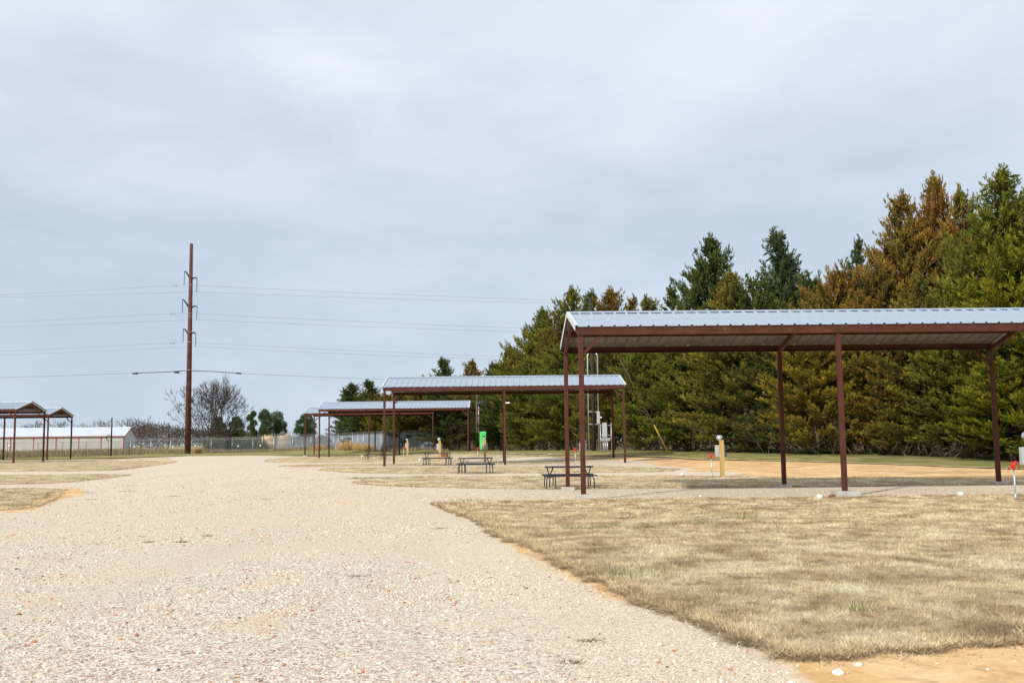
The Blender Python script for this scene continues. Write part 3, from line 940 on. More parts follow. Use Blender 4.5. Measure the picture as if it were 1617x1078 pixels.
# ------------------------------------------------------------------ open shelters
SH_L, SH_W = 15.2, 6.05
EAVE, RISE = 5.0, 0.80
OVX, OVY = 0.16, 0.14
_mesh = {}
def shelter_meshes():
    if _mesh: return
    hL, hW = SH_L / 2, SH_W / 2
    slope = RISE / (hW + OVY)
    def rz(y, lift=0.0): return EAVE + RISE - slope * abs(y) + lift
    b = MB(); b.box((0, 0, (-.05 + 4.60) / 2), (.142, .142, 4.65), bev=.012)
    _mesh['post'] = b.mesh('post')
    b = MB(); b.box((0, 0, -.125), (.44, .44, .55), bev=.015); _mesh['footing'] = b.mesh('footing')
    # rafter, front half; the pitch leaves room for purlins below the sheet
    b = MB()
    drop = .26
    b.bar((0, -hW - .07, rz(hW + .07) - drop), (0, 0, rz(0) - drop), .10, .15)
    _mesh['rafter_front'] = b.mesh('rafter')
    b = MB(); b.bar((0, hW + .07, rz(hW + .07) - drop), (0, 0.02, rz(0) - drop), .10, .149); _mesh['rafter_back'] = b.mesh('rafter')
    # eave channel: web outwards, flanges inwards
    for nm, sg in (('front', -1), ('back', 1)):
        b = MB(); y = sg * (hW + .09)
        b.box((0, y, 4.872), (SH_L + .2, .006, .222))
        b.box((0, y - sg * .045, 4.764), (SH_L + .2, .084, .006)); b.box((0, y - sg * .045, 4.980), (SH_L + .2, .084, .006))
        _mesh['beam_' + nm] = b.mesh('eave_beam')
    for k, yy in enumerate((.30, 1.65)):
        for nm, sg in (('front', -1), ('back', 1)):
            b = MB(); b.bar((-hL - .08, sg * yy, rz(yy) - .10), (hL + .08, sg * yy, rz(yy) - .10), .06, .19)
            _mesh['purlin_%s%d' % (nm, k)] = b.mesh('purlin')
    # ribbed sheet
    pitch, n = .374, int(round((SH_L + 2 * OVX) / .374))
    pitch = (SH_L + 2 * OVX) / n
    prof = []
    x0 = -hL - OVX
    for i in range(n):
        x = x0 + i * pitch
        prof += [(x, .042), (x + .028, .042), (x + .062, 0), (x + pitch * .36, 0), (x + pitch * .38, .006), (x + pitch * .42, .006), (x + pitch * .44, 0),
                 (x + pitch * .64, 0), (x + pitch * .66, .006), (x + pitch * .70, .006), (x + pitch * .72, 0), (x + pitch - .034, 0)]
    prof += [(x0 + n * pitch, .042)]
    for nm, sg in (('front', -1), ('back', 1)):
        b = MB(); vs, fs = [], []
        for th in (0, -.004):
            for (yy, z) in ((sg * .02, rz(.02)), (sg * (hW + OVY), rz(hW + OVY))):
                vs += [(x, yy, z + h + th) for x, h in prof]
        m_ = len(prof)
        for i in range(m_ - 1):
            fs.append((i, i + 1, m_ + i + 1, m_ + i)); fs.append((2 * m_ + i, 3 * m_ + i, 3 * m_ + i + 1, 2 * m_ + i + 1))
            fs.append((m_ + i, m_ + i + 1, 3 * m_ + i + 1, 3 * m_ + i)); fs.append((i, 2 * m_ + i, 2 * m_ + i + 1, i + 1))
        b.add(vs, fs)
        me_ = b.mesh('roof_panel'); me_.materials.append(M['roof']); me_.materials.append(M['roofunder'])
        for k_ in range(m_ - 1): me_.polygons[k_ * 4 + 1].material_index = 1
        _mesh['roof_' + nm] = me_
    b = MB()
    xa, xb = -hL - OVX - .02, hL + OVX + .02
    zr = .046
    pts = [(-.17, rz(.17, zr)), (-.17, rz(.17, zr) - .010), (0, rz(0, zr)), (.17, rz(.17, zr)), (.17, rz(.17, zr) - .010)]
    prof2 = [(-.175, rz(.175, zr) - .012), (-.17, rz(.17, zr)), (0, rz(0, zr) + .012), (.17, rz(.17, zr)), (.175, rz(.175, zr) - .012)]
    vs = [(x, y, z) for x in (xa, xb) for y, z in prof2]
    fs = [(i, i + 1, 5 + i + 1, 5 + i) for i in range(4)]
    b.add(vs, fs); b.add([(x, y, z - .003) for x, y, z in vs], [q[::-1] for q in fs])
    _mesh['ridge_cap'] = b.mesh('ridge_cap')
    for nm, sg in (('front', -1), ('back', 1)):
        b = MB()
        yo = hW + OVY + .01
        a_, c_ = Vector((0, sg * yo, rz(yo) - .035)), Vector((0, 0, rz(0) - .035))
        b.bar(a_, c_, .012, .15)
        b.bar(a_ + Vector((.045, 0, .082)), c_ + Vector((.045, 0, .082)), .10, .008)
        _mesh['rake_' + nm] = b.mesh('rake_trim')
    b = MB(); b.bar((.05, 0, 4.20), (.62, 0, 4.735), .075, .085); _mesh['brace'] = b.mesh('knee_brace')
    b = MB(); b.bar((-.05, 0, 4.20), (-.62, 0, 4.735), .075, .085); _mesh['brace_r'] = b.mesh('knee_brace')
    b = MB(); b.box((0, 0, 4.652), (.13, .13, .10)); _mesh['post_cap'] = b.mesh('post_cap')

def shelter(loc, label, lamp=False, near=False):
    shelter_meshes()
    t = empty('open_shelter', loc, 0, label, 'shelter', 'open metal shelters over the parking bays')
    hL, hW = SH_L / 2, SH_W / 2
    def put(key, mat, off=(0, 0, 0)):
        o = link_mesh(_mesh[key].name.split('.')[0], _mesh[key], M[mat], t); o.location = off; return o
    for x in (-hL, 0, hL):
        for y in (-hW, hW):
            put('post', 'primer', (x, y, 0)); ft_ = put('footing', 'concrete', (x, y, 0 if near and y < 0 else (-.06 if near else -.13))); ft_.scale = (1.57, 1.57, 1) if near and y < 0 and x == 0 else (1, 1, 1); put('post_cap', 'primer', (x, y, 0))
        put('rafter_front', 'primer', (x, 0, 0)); put('rafter_back', 'primer', (x, 0, 0))
    for k in ('front', 'back'):
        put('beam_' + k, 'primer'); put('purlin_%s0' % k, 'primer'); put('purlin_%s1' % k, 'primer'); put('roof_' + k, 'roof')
        put('rake_' + k, 'trim', (-hL - OVX - .012, 0, 0)); put('rake_' + k, 'trim', (hL + OVX - .075, 0, 0))
    put('ridge_cap', 'roof')
    for y in (-hW, hW):
        put('brace', 'primer', (-hL, y, 0)); put('brace_r', 'primer', (hL, y, 0))
    if lamp:
        b = MB(); b.box((.14, -hW - .02, 3.95), (.16, .10, .05), bev=.01); b.box((.21, -hW - .06, 3.93), (.26, .2, .09), bev=.03)
        b.build('lamp', M['pvc'], t)
    return t

def shelter_at(px_left, py, Yf, label, lamp=False, right=False, near=False):
    x, _ = G(px_left, Yf, py)
    cx = x + (SH_L / 2 if not right else -SH_L / 2)
    return shelter((cx, Yf + SH_W / 2, gz(cx - 4, Yf + 2) + (.04 if near else 0)), label, lamp, near)

shelter_at(921.5, 783, 29.0, 'nearest open shelter, red brown steel posts under a ribbed metal roof beside the dry lawn', near=True)
shelter_at(607, 735, 63.3, 'second open shelter with a white lamp on its middle front post, behind the picnic tables', lamp=True)
shelter_at(504, 723, 102.5, 'small looking open shelter in front of the farthest one, left of the green cabinet')
shelter_at(481.5, 720, 119.5, 'farthest open shelter, mostly hidden behind another shelter near the lone pine')
shelter_at(21.3, 729, 93.0, 'front open shelter left of the road with its gable end showing, cut by the frame', right=True)
shelter_at(74, 727, 109.0, 'rear open shelter left of the road, its gable just right of the front one', right=True)

# ------------------------------------------------------------------ picnic tables
def make_table(loc, label):
    t = empty('picnic_table', loc, 0, label, 'picnic table', 'black picnic tables beside the shelters')
    b = MB(); b.box((0, 0, .745), (1.72, .78, .036), bev=.012)
    for sx in (-1, 1): b.box((sx * .855, 0, .737), (.014, .80, .05))
    for sy in (-1, 1): b.box((0, sy * .394, .737), (1.72, .014, .05))
    b.build('tabletop', M['black'], t)
    for sy in (-1, 1):
        b = MB(); b.box((0, sy * .73, .445), (1.92, .27, .034), bev=.012)
        for s2 in (-1, 1): b.box((0, sy * .73 + s2 * .134, .436), (1.92, .012, .048))
        b.build('bench', M['black'], t)
    for sx in (-1, 1):
        b = MB()
        b.tube([(sx * .70, 0, .0), (sx * .70, 0, .46)], .024, 8)
        b.tube([(sx * .70, 0, .43), (sx * .63, 0, .57), (sx * .56, 0, .735)], .021, 8)
        b.tube([(sx * .70, 0, .43), (sx * .755, 0, .57), (sx * .80, 0, .735)], .021, 8)
        b.tube([(sx * .70, -.84, .40), (sx * .70, .84, .40)], .021, 8)
        b.build('frame', M['black'], t, True)
        for sy in (-1, 1):
            b = MB()
            b.tube([(sx * .74, sy * .70, .42), (sx * .80, sy * .72, .405), (sx * .835, sy * .735, .35), (sx * .85, sy * .745, .22), (sx * .852, sy * .75, 0)], .021, 8)
            b.build('leg', M['black'], t, True)
            b = MB(); b.tube([(sx * .55, sy * .70, .425), (sx * .53, sy * .73, .30), (sx * .53, sy * .74, 0)], .021, 8)
            b.build('leg', M['black'], t, True)
    return t
tab_specs = [(901, 766, 35.7, 'nearest black picnic table, behind the front corner post of the nearest shelter'),
             (751, 746, 49.5, 'black picnic table on open turf left of the lamp post of the second shelter'),
             (690, 731, 63.5, 'black picnic table standing under the left half of the second shelter'),
             (592, 726, 90.0, 'tiny far black picnic table just left of the second shelter corner post'),
             (614, 723, 106.0, 'farthest black picnic table, glimpsed between the two left posts of the second shelter')]
t0 = None
for (px, py, Y, lab) in tab_specs:
    x, y = G(px, Y, py)
    loc = (x, y + .75, gz(x, y) + .05)
    if t0 is None: t0 = make_table(loc, lab)
    else:
        c = copy_tree(t0); c.location = loc; c['label'] = lab

# ------------------------------------------------------------------ power pedestals on timber posts
def make_pedestal(loc, label, blue=False):
    t = empty('power_pedestal', loc, 0, label, 'power pedestal', 'power pedestals on timber posts')
    MB().box((0, 0, .72), (.17, .17, 1.84), bev=.008).build('post', M['timber'], t)
    MB().box((-.03, .19, 1.17), (.42, .17, .50), bev=.015).build('meter_box', M['greybox'], t)
    b = MB()
    prof = [(.0, -.06), (.115, -.06), (.13, -.03), (.13, .04), (.115, .06), (.10, .12), (.06, .16), (.0, .175)]
    vs, fs = [], []
    R = Matrix.Rotation(rad(90), 3, 'Y') @ Matrix.Identity(3)
    bb = MB().lathe(prof, n=16)
    R = Matrix.Rotation(rad(-70), 3, 'Y')
    b.add([R @ Vector(v) + Vector((-.02, .16, 1.72)) for v in bb.v], bb.f)
    b.build('meter', M['glass'], t, True)
    MB().tube([(.0, .18, 1.42), (.0, .17, 1.62)], .035, 10).build('conduit', M['greybox'], t)
    if blue:
        MB().tube([(.19, .15, .92), (.19, .15, 1.02), (.17, .15, 1.08)], [.05, .055, .02], 10).build('valve', M['blue'], t)
    return t
for (px, py, Y, lab, bl) in [(1141, 752, 43.0, 'power pedestal on a yellow timber post in front of the sand, with a blue valve', True),
                             (1634, 775, 28.0, 'grey power pedestal cut by the right edge of the frame beside the near hydrant', False),
                             (922.5, 735, 58.5, 'power pedestal almost hidden behind the front corner post of the nearest shelter', False),
                             (766, 722, 74.0, 'yellow timber power pedestal directly in front of the green cabinet', False),
                             (694.5, 722, 76.0, 'yellow timber power pedestal beside the low brown box', False),
                             (643.5, 720, 100.0, 'pale far power pedestal between the second shelter and the dark cedars', False)]:
    x, y = G(px, Y, py)
    make_pedestal((x, y, gz(x, y) - .02), lab, bl)

# low brown box near one pedestal
x, y = G(702, 93)
t = empty('planter_box', (x, y, gz(x, y)), 0, 'low reddish brown wooden box on the grass beside a timber pedestal', 'box')
b = MB()
for k in range(3): b.box((0, -.3, .06 + k * .115), (.66, .03, .11), bev=.006).box((0, .3, .06 + k * .115), (.66, .03, .11), bev=.006).box((-.315, 0, .06 + k * .115), (.03, .57, .11)).box((.315, 0, .06 + k * .115), (.03, .57, .11))
b.build('side_boards', M['boxwood'], t)
MB().box((0, 0, .365), (.70, .68, .03), bev=.006).build('lid', M['boxwood'], t)

# ------------------------------------------------------------------ yard hydrants
def make_hydrant(loc, label):
    t = empty('yard_hydrant', loc, 0, label, 'hydrant', 'red topped yard hydrants')
    b = MB(); b.tube([(0, 0, -.1), (0, 0, .86)], .024, 10); b.tube([(0, 0, .0), (0, 0, .22)], .036, 10); b.build('pipe', M['galv'], t, True)
    b = MB()
    b.lathe([(.0, 0), (.045, .0), (.05, .03), (.042, .06), (.055, .12), (.05, .17), (.02, .19), (0, .19)], (0, 0, .84), 12)
    b.tube([(-.03, 0, .92), (-.09, 0, .93), (-.12, 0, .88), (-.125, 0, .83)], [.03, .026, .024, .024], 8)
    b.build('head', M['red'], t, True)
    b = MB()
    b.tube([(.0, 0, 1.02), (.07, 0, 1.06), (.13, 0, 1.01), (.15, 0, .93), (.14, 0, .86)], .017, 8)
    b.tube([(-.02, 0, 1.03), (-.06, 0, 1.05)], .02, 8)
    b.build('handle', M['red'], t, True)
    return t
for (px, py, Y, lab) in [(1603.5, 783, 26.2, 'nearest red topped hydrant on a galvanised pipe at the right edge'),
                         (1124, 752, 43.0, 'red topped hydrant just left of the pedestal with the blue valve'),
                         (908.5, 729, 62.0, 'red topped hydrant between the left posts of the nearest shelter'),
                         (754.5, 720, 78.0, 'red topped hydrant in front of the brown pole by the green cabinet'),
                         (637.5, 720, 99.0, 'small far hydrant beside the pale far pedestal')]:
    x, y = G(px, Y, py)
    make_hydrant((x, y, gz(x, y)), lab)

# ------------------------------------------------------------------ sewer caps and rock
def make_cap(loc, s, label):
    b = MB(); b.lathe([(.062, -.1), (.062, .05), (.075, .05), (.078, .12), (.072, .145), (.05, .162), (0, .168)], n=18)
    o = b.build('pipe_cap', M['pvc'], None, True)
    o.location = loc; o.scale = (s, s, s)
    tag(o, label, 'pipe cap', 'white capped pipe stubs on the lawns')
for (px, py, s, lab) in [(1294.5, 790, 1.05, 'white capped pipe stub beside the reddish rock'),
                         (1517, 786, 1.05, 'white capped pipe stub at the lawn edge left of the near hydrant'),
                         (1077.5, 753, 1.0, 'white capped pipe stub on the far lane left of the timber pedestal'),
                         (940, 756, 1.1, 'white capped pipe stub at the right end of the nearest picnic table'),
                         (878, 741, 1.1, 'white capped pipe stub behind the left end of the nearest picnic table'),
                         (738, 731, 1.15, 'white capped pipe stub seen under the middle picnic table'),
                         (663, 729, 1.25, 'white capped pipe stub left of the table under the second shelter'),
                         (572, 722.5, 1.5, 'white capped pipe stub left of the tiny far picnic table'),
                         (14, 721, 1.5, 'white capped pipe stub behind the front left shelter'),
                         (1106, 786, .5, 'low white stub at the near lawn edge below the timber pedestal')]:
    x, y = P(px, py)
    make_cap((x, y, gz(x, y) + (.0 if y > 28 else .0)), s, lab)
bm = bmesh.new(); bmesh.ops.create_icosphere(bm, subdivisions=3, radius=1)
for v in bm.verts:
    k = 1 + .16 * mnoise.noise(v.co * 1.7) + .06 * mnoise.noise(v.co * 5)
    v.co = Vector((v.co.x * .115 * k, v.co.y * .09 * k, v.co.z * .085 * k + .05))
me = bpy.data.meshes.new('rock'); bm.to_mesh(me); bm.free()
o = link_mesh('rock', me, M['rock']); x, y = P(1314.5, 788); o.location = (x, y, gz(x, y) + .01)
tag(o, 'reddish brown rounded rock beside the concrete footing of the nearest shelter', 'rock')

# ------------------------------------------------------------------ utility pole with conduits, guy wire, electrical rack
Yp = 83.0
x, y = G(938, Yp); z = gz(x, y)
ptop = WY(936.5, 470, Yp)
t = empty('utility_pole', (x, y, z), 0, 'black wooden utility pole with two grey conduits rising above the nearest shelter roof', 'utility pole')
hp = ptop.z - z
MB().tube([(0, 0, -.3), (0, 0, hp * .5), (-.08, 0, hp)], [.17, .145, .11], 14).build('pole', M['creosote'], t, True)
for dx, h in ((-.40, hp * .62), (.42, hp * .62)):
    MB().tube([(dx, -.05, 0), (dx, -.05, h), (dx * .6, -.05, h + .25)], .058, 10).build('conduit', M['galv'], t, True)
MB().box((.40, -.12, 2.75), (.26, .16, 1.0), bev=.02).build('meter_box', M['greybox'], t)
b = MB()
for zz_ in (2.2, 3.25): b.bar((-.46, -.10, zz_), (.5, -.10, zz_), .05, .06)
b.build('strut', M['galv'], t)
MB().lathe([(0, -.05), (.09, -.05), (.11, 0), (.09, .07), (0, .09)], (.62, -.1, 2.75), 12).build('meter', M['pvc'], t, True)
pole_base = Vector((x, y, z)); pole_top = ptop
ga = WY(978, 552, Yp - 2); gb = P(1055, 706); gY = 70.0
gx_, gy_ = G(1056, gY); gb = Vector((gx_, gy_, gz(gx_, gy_)))
gt = Vector((pole_base.x - .06, pole_base.y, z + hp * .97))
t = empty('guy_wire', gb, 0, 'slanting steel guy wire with a yellow plastic guard', 'guy wire')
MB().tube([(0, 0, 0), gt - gb], .010, 6).build('wire', M['wire'], t)
d = (gt - gb).normalized()
MB().tube([d * .05, d * 3.0], .052, 8).build('guard', M['yellow'], t, True)
MB().tube([d * -.3, d * .12], .03, 8).build('anchor', M['galv'], t)

xr, yr = G(957, 79.0)
t = empty('electrical_rack', (xr, yr, gz(xr, yr)), 0, 'grey electrical panel on a galvanised pipe rack beside the black utility pole', 'electrical rack')
for dx in (-.42, .44): MB().tube([(dx, 0, -.2), (dx, 0, 2.32 if dx > 0 else 2.2)], .036, 10).build('post', M['galv'], t, True)
for zz_ in (2.1, 1.32): MB().bar((-.47, -.03, zz_), (.49, -.03, zz_), .04, .06).build('crossbar', M['galv'], t)
MB().box((-.10, -.14, 1.72), (.38, .2, 1.14), bev=.03).build('panel', M['greybox'], t)
MB().box((-.06, -.13, .98), (.80, .18, .26), bev=.02).build('gutter_box', M['galv'], t)
for dx in (-.22, -.06, .1): MB().tube([(dx, -.12, -.1), (dx, -.12, .86)], .052, 10).build('conduit', M['galv'], t, True)

# far brown pole with conduit, and the green cabinet
xb, yb = G(753.5, 112); zb = gz(xb, yb)
t = empty('utility_pole', (xb, yb, zb), 0, 'slim brown wooden pole with one pale conduit beside the green cabinet', 'utility pole')
MB().tube([(0, 0, -.3), (0, 0, 6.4)], [.13, .10], 12).build('pole', M['brownpole'], t, True)
MB().tube([(.20, -.05, 2.3), (.20, -.05, 5.0)], .055, 8).build('conduit', M['galv'], t, True)
MB().tube([(.20, -.05, 0), (.20, -.05, 2.3)], .07, 8).build('conduit_guard', M['boxwood'], t, True)
xg, yg = G(762.3, 104); zg = gz(xg, yg)
t = empty('portable_toilet', (xg, yg, zg), rad(12), 'bright green upright cabinet at the edge of the cedars behind a timber pedestal', 'cabinet')
MB().box((0, 0, 1.02), (.58, .74, 1.72), bev=.04).build('body', M['lime'], t)
MB().box((0, 0, .10), (.64, .80, .12), bev=.02).build('base', M['limed'], t)
b = MB(); b.add([Vector((sx * (.32 if k == 0 else .22), sy * (.40 if k == 0 else .28), 1.88 + (.0 if k == 0 else .16))) for k in (0, 1) for sx, sy in ((-1, -1), (1, -1), (1, 1), (-1, 1))], [(3, 2, 1, 0), (4, 5, 6, 7), (0, 1, 5, 4), (1, 2, 6, 5), (2, 3, 7, 6), (3, 0, 4, 7)])
b.build('roof', M['lime'], t)
dd = MB(); dd.box((.03, -.378, .98), (.42, .02, 1.5), bev=.01); dr = dd.build('door', M['lime'], t)
MB().box((.03, -.392, 1.52), (.28, .012, .2)).build('vent', M['limed'], dr)
MB().box((.18, -.40, 1.0), (.05, .03, .14), bev=.01).build('handle', M['dark'], dr)

# ------------------------------------------------------------------ transmission pole and lines
YT = 146.0
base = WY(296.3, 716.5, YT); topp = WY(302.3, 385, YT)
bx, by = base.x, YT
bz = gz(bx, by)
t = empty('transmission_pole', (bx, by, bz), 0, 'tall rust brown steel transmission pole with curved arms beyond the road', 'transmission pole')
O = Vector((bx, by, bz))
tp = topp - O
MB().tube([(0, 0, -.3), tp * .5 + Vector((0, 0, 0)), tp], [.44, .34, .235], 16).build('shaft', M['corten'], t, True)
b = MB()
for py_ in (450, 494.5, 500, 524, 540, 584.5):
    q = WY(299, py_, YT) - O; k = q.z / tp.z; c_ = tp * k; r_ = .44 - .205 * k + .015
    b.tube([c_ - Vector((0, 0, .045)), c_ + Vector((0, 0, .045))], r_, 16)
b.build('band', M['band'], t, True)
arms = [((300.6, 440.5), (291.6, 428), (290.6, 449.5)), ((300.8, 441.8), (311.4, 439.8), (310.6, 460.7)),
        ((298.9, 486.5), (288.5, 472.5), (287.7, 494)), ((299.5, 487.5), (311.3, 484.5), (310.6, 504.6)),
        ((298.0, 528), (289.6, 519), (289.0, 540)), ((298.6, 529), (309.2, 526.3), (308.7, 547))]
wire_at = []
for i, (a_, tip, ins) in enumerate(arms):
    side = -1 if i % 2 == 0 else 1
    dep = 0.0
    A = WY(*a_, YT) - O; T = WY(*tip, YT) - O; I = WY(*ins, YT) - O
    mid1 = A.lerp(T, .35) + Vector((0, 0, .10 if side < 0 else .16)); mid2 = A.lerp(T, .72) + Vector((0, 0, .16 if side < 0 else .22))
    MB().tube([A - (T - A).normalized() * .2, mid1, mid2, T], [.15, .13, .10, .075], 8).build('arm', M['dark'], t, True)
    bb = MB(); n_ = 16
    pts = [T.lerp(I, k / n_) for k in range(n_ + 1)]
    bb.tube(pts, [.028 + .045 * (k % 2) for k in range(n_ + 1)], 6)
    bb.build('insulator', M['dark'], t)
    wire_at.append(I + O)

def wire(Pc, left_px, right_px, rad_, mat):
    """conductor hung at Pc, running left and right; slope and bend fitted to the photo"""
    pts = []
    (lx, ly), (rx, ry) = left_px, right_px
    L = WY(lx, ly, YT); Rr = WY(rx, ry, YT)
    def curve(Q):
        d = Q.x - Pc.x; dz = Q.z - Pc.z
        return dz * .82 / d * (1.18), d, dz
    out = []
    for Q, xe, sgn in ((L, Pc.x - 75, -1), (Rr, Pc.x + 135, 1)):
        d = Q.x - Pc.x; dz = Q.z - Pc.z
        # dz = s*d + k*d^2 with a gentle sag
        k = .00018
        s = dz / d - k * d
        seg = []
        for i in range(1, 25):
            e = (xe - Pc.x) * i / 24
            seg.append(Vector((Pc.x + e, Pc.y, Pc.z + s * e + k * e * e)))
        out.append(seg)
    return out[0][::-1] + [Pc.copy()] + out[1], out
specs = [((0, 466), (895, 474.5)), ((0, 469), (895, 479)), ((0, 509), (825, 518)), ((0, 516), (825, 524)), ((0, 554.5), (790, 563)), ((0, 560.5), (790, 568))]
wlab = ['upper left arm', 'upper right arm', 'middle left arm', 'middle right arm', 'lower left arm', 'lower right arm']
for i, (Pc, (l, r)) in enumerate(zip(wire_at, specs)):
    pts, seg = wire(Pc, l, r, 0, None)
    b = MB(); b.tube([p - Pc for p in pts], .0125, 5)
    o = empty('power_line', Pc, 0, 'thin conductor hung from the %s of the transmission pole' % wlab[i], 'power line', 'conductors of the transmission line')
    b.build('conductor', M['wire'], o)
    if i % 2 == 0:
        dpt = Vector((WY(277 if i == 0 else 274.5, 450, YT).x, Pc.y, 0)) - Vector((Pc.x, Pc.y, 0))
        zz_ = np.interp(dpt.x, [p.x - Pc.x for p in pts], [p.z - Pc.z for p in pts])
        MB().tube([(dpt.x - .35, 0, zz_ - .16), (dpt.x - .15, 0, zz_ - .10), (dpt.x + .15, 0, zz_ - .10), (dpt.x + .35, 0, zz_ - .16)], [.05, .02, .02, .05], 6).build('damper', M['dark'], o)
# lower communication cable
o = empty('cable', (bx, by - .45, 0), 0, 'black lower cable with splice cases crossing the transmission pole', 'cable')
Oc = Vector((bx, by - .45, 0)); Yc = by - .45
pp_ = [WY(a_, b_, Yc) - Oc for a_, b_ in ((-60, 597.5), (0, 596), (100, 593), (212, 589), (255, 587.5), (297, 585), (340, 586.5), (381, 589.5), (480, 594), (600, 598.5), (760, 604), (1000, 610))]
MB().tube(pp_, .018, 5).build('strand', M['cable'], o)
MB().tube(pp_[3:8], .05, 6).build('lashed_cable', M['cable'], o)
b = MB(); b.tube([pp_[3] + Vector((-.25, 0, -.05)), pp_[3] + Vector((.5, 0, -.03))], [.10, .16], 8)
b.tube([WY(275.5, 587.5, Yc) - Oc, WY(283, 587.8, Yc) - Oc], .14, 8); b.tube([pp_[7] + Vector((-.7, 0, .06)), pp_[7]], .11, 8)
b.build('splice_case', M['cable'], o)
# two small dark poles on the left
for (px, pt, Y, lab, coil) in [(175.5, 659, 134, 'short black pole carrying a coil of cable in front of the metal building', True), (265.5, 667, 190, 'plain thin dark pole between the metal building and the transmission pole', False)]:
    x, y = G(px, Y); z = gz(x, y); h = WY(px, pt, Y).z - z
    o = empty('wooden_pole', (x, y, z), 0, lab, 'pole')
    MB().tube([(0, 0, -.3), (0, 0, h)], [.11, .085], 10).build('pole', M['creosote'], o, True)
    if coil:
        zc = WY(172.5, 691, Y).z - z
        b = MB()
        for k in range(3): b.tube([Vector((-.26 + (.30 + .02 * k) * math.cos(a), -.14 - .03 * k, zc + (.36 + .02 * k) * math.sin(a))) for a in np.linspace(0, 2 * math.pi, 20)], .022, 5)
        b.build('coil', M['cable'], o)

# ------------------------------------------------------------------ fences
def fence(name, path, H, sp_, label, wire_mat, rail=True, barbed=True, tags=(), slats=None, post_r=.035):
    """path: list of world (x,y)"""
    p0 = Vector((*path[0], gz(*path[0])))
    t = empty(name, p0, 0, label, 'fence')
    pts = []
    for a, b in zip(path, path[1:]):
        a, b = Vector(a), Vector(b); n_ = max(1, round((b - a).length / sp_))
        pts += [a.lerp(b, i / n_) for i in range(n_)]
    pts.append(Vector(path[-1]))
    W3 = [Vector((p.x, p.y, gz(p.x, p.y))) - p0 for p in pts]
    b0 = MB(); b0.tube([(0, 0, -.2), (0, 0, H)], post_r, 8)
    if barbed: b0.tube([(0, 0, H), (0, -.16, H + .3)], post_r * .6, 6)
    pm = b0.mesh('post', True)
    for q in W3[:100]:
        o = link_mesh('post', pm, M['galv'] if post_r > .03 else M['brownpole'], t); o.location = q
    rails = MB()
    if rail: rails.tube([q + Vector((0, 0, H)) for q in W3], .024, 6); rails.build('top_rail', M['galv'], t)
    me = bpy.data.meshes.new('wire_mesh')
    vs, fs, uv = [], [], []
    run = 0.0
    for i in range(len(W3) - 1):
        a, b = W3[i], W3[i + 1]; L = (b - a).length
        k = len(vs); vs += [a + Vector((0, .03, .03)), b + Vector((0, .03, .03)), b + Vector((0, .03, H - .03)), a + Vector((0, .03, H - .03))]
        fs.append((k, k + 1, k + 2, k + 3)); uv += [(run, 0), (run + L, 0), (run + L, H), (run, H)]; run += L
    me.from_pydata(vs, [], fs)
    ul = me.uv_layers.new(name='UVMap')
    for i, q in enumerate(uv): ul.data[i].uv = q
    link_mesh('wire_mesh', me, M[wire_mat], t)
    if barbed:
        b = MB()
        for dz, dy in ((.10, -.05), (.2, -.1), (.3, -.16)): b.tube([q + Vector((0, dy, H + dz)) for q in W3], .012, 4)
        b.build('barbed_wire', M['galv'], t)
    for (px, py) in tags:
        yy = np.interp(G(px, 150)[0], [p.x for p in pts], [p.y for p in pts]) - .12
        q = WY(px, py, yy) - p0
        MB().box(q, (.17, .02, .24), bev=.008).build('tag', M['pvc'], t)
    if slats:
        b = MB(); i0 = 0
        for i in range(len(W3) - 1):
            a, c = W3[i], W3[i + 1]; n_ = int((c - a).length / .22)
            for j in range(n_):
                q = a.lerp(c, (j + .5) / n_)
                b.box(q + Vector((0, .09, H / 2)), (.15, .012, H - .15))
        b.build('slats', M['slat'], t)
    return t
fence('field_fence', [G(-90, 122), G(60, 128), G(205, 140)], 1.95, 3.6, 'long wire field fence on thin posts in front of the metal building', 'chain', True, False, [(14, 703)], post_r=.028)
fence('chain_link_fence', [G(206, 148), G(300, 151), G(432, 153)], 2.05, 3.05, 'chain link fence with small white tags behind the transmission pole', 'chain', True, True, [(212, 705), (273, 705), (308, 703.5), (376, 704), (411, 703)], post_r=.04)
fence('slatted_fence', [G(433, 158), G(520, 160), G(612, 128), G(690, 122)], 2.25, 3.05, 'blue grey slatted security fence receding behind the far shelters', 'chain', True, True, [(476, 703), (500, 702)], slats=True, post_r=.04)

# ------------------------------------------------------------------ metal building, tanks
YB = 225.0
cxr, _ = G(196, YB, 700)
zb = gz(cxr, YB)
ang = rad(7)
t = empty('metal_building', (cxr, YB, zb - .1), ang, 'long low metal building with white roof and red trim behind the field fence', 'building')
BL, BW, BH, BR = 48.0, 11.0, 3.2, 1.95
MB().box((-BL / 2, .06, BH / 2), (BL, .12, BH)).build('wall', M['wallmetal'], t)
b = MB()
b.add([(0.002, .122, 0), (0.002, BW, 0), (0.002, BW, BH), (0.002, BW / 2, BH + BR - .03), (0.002, .122, BH)], [(0, 1, 2, 3, 4)])
b.add([(-.12, .122, 0), (-.12, BW, 0), (-.12, BW, BH), (-.12, BW / 2, BH + BR - .03), (-.12, .122, BH)], [(4, 3, 2, 1, 0)])
b.build('end_wall', M['wallgrey'], t)
MB().box((-BL / 2, BW - .06, BH / 2), (BL - .3, .12, BH)).build('wall', M['wallmetal'], t)
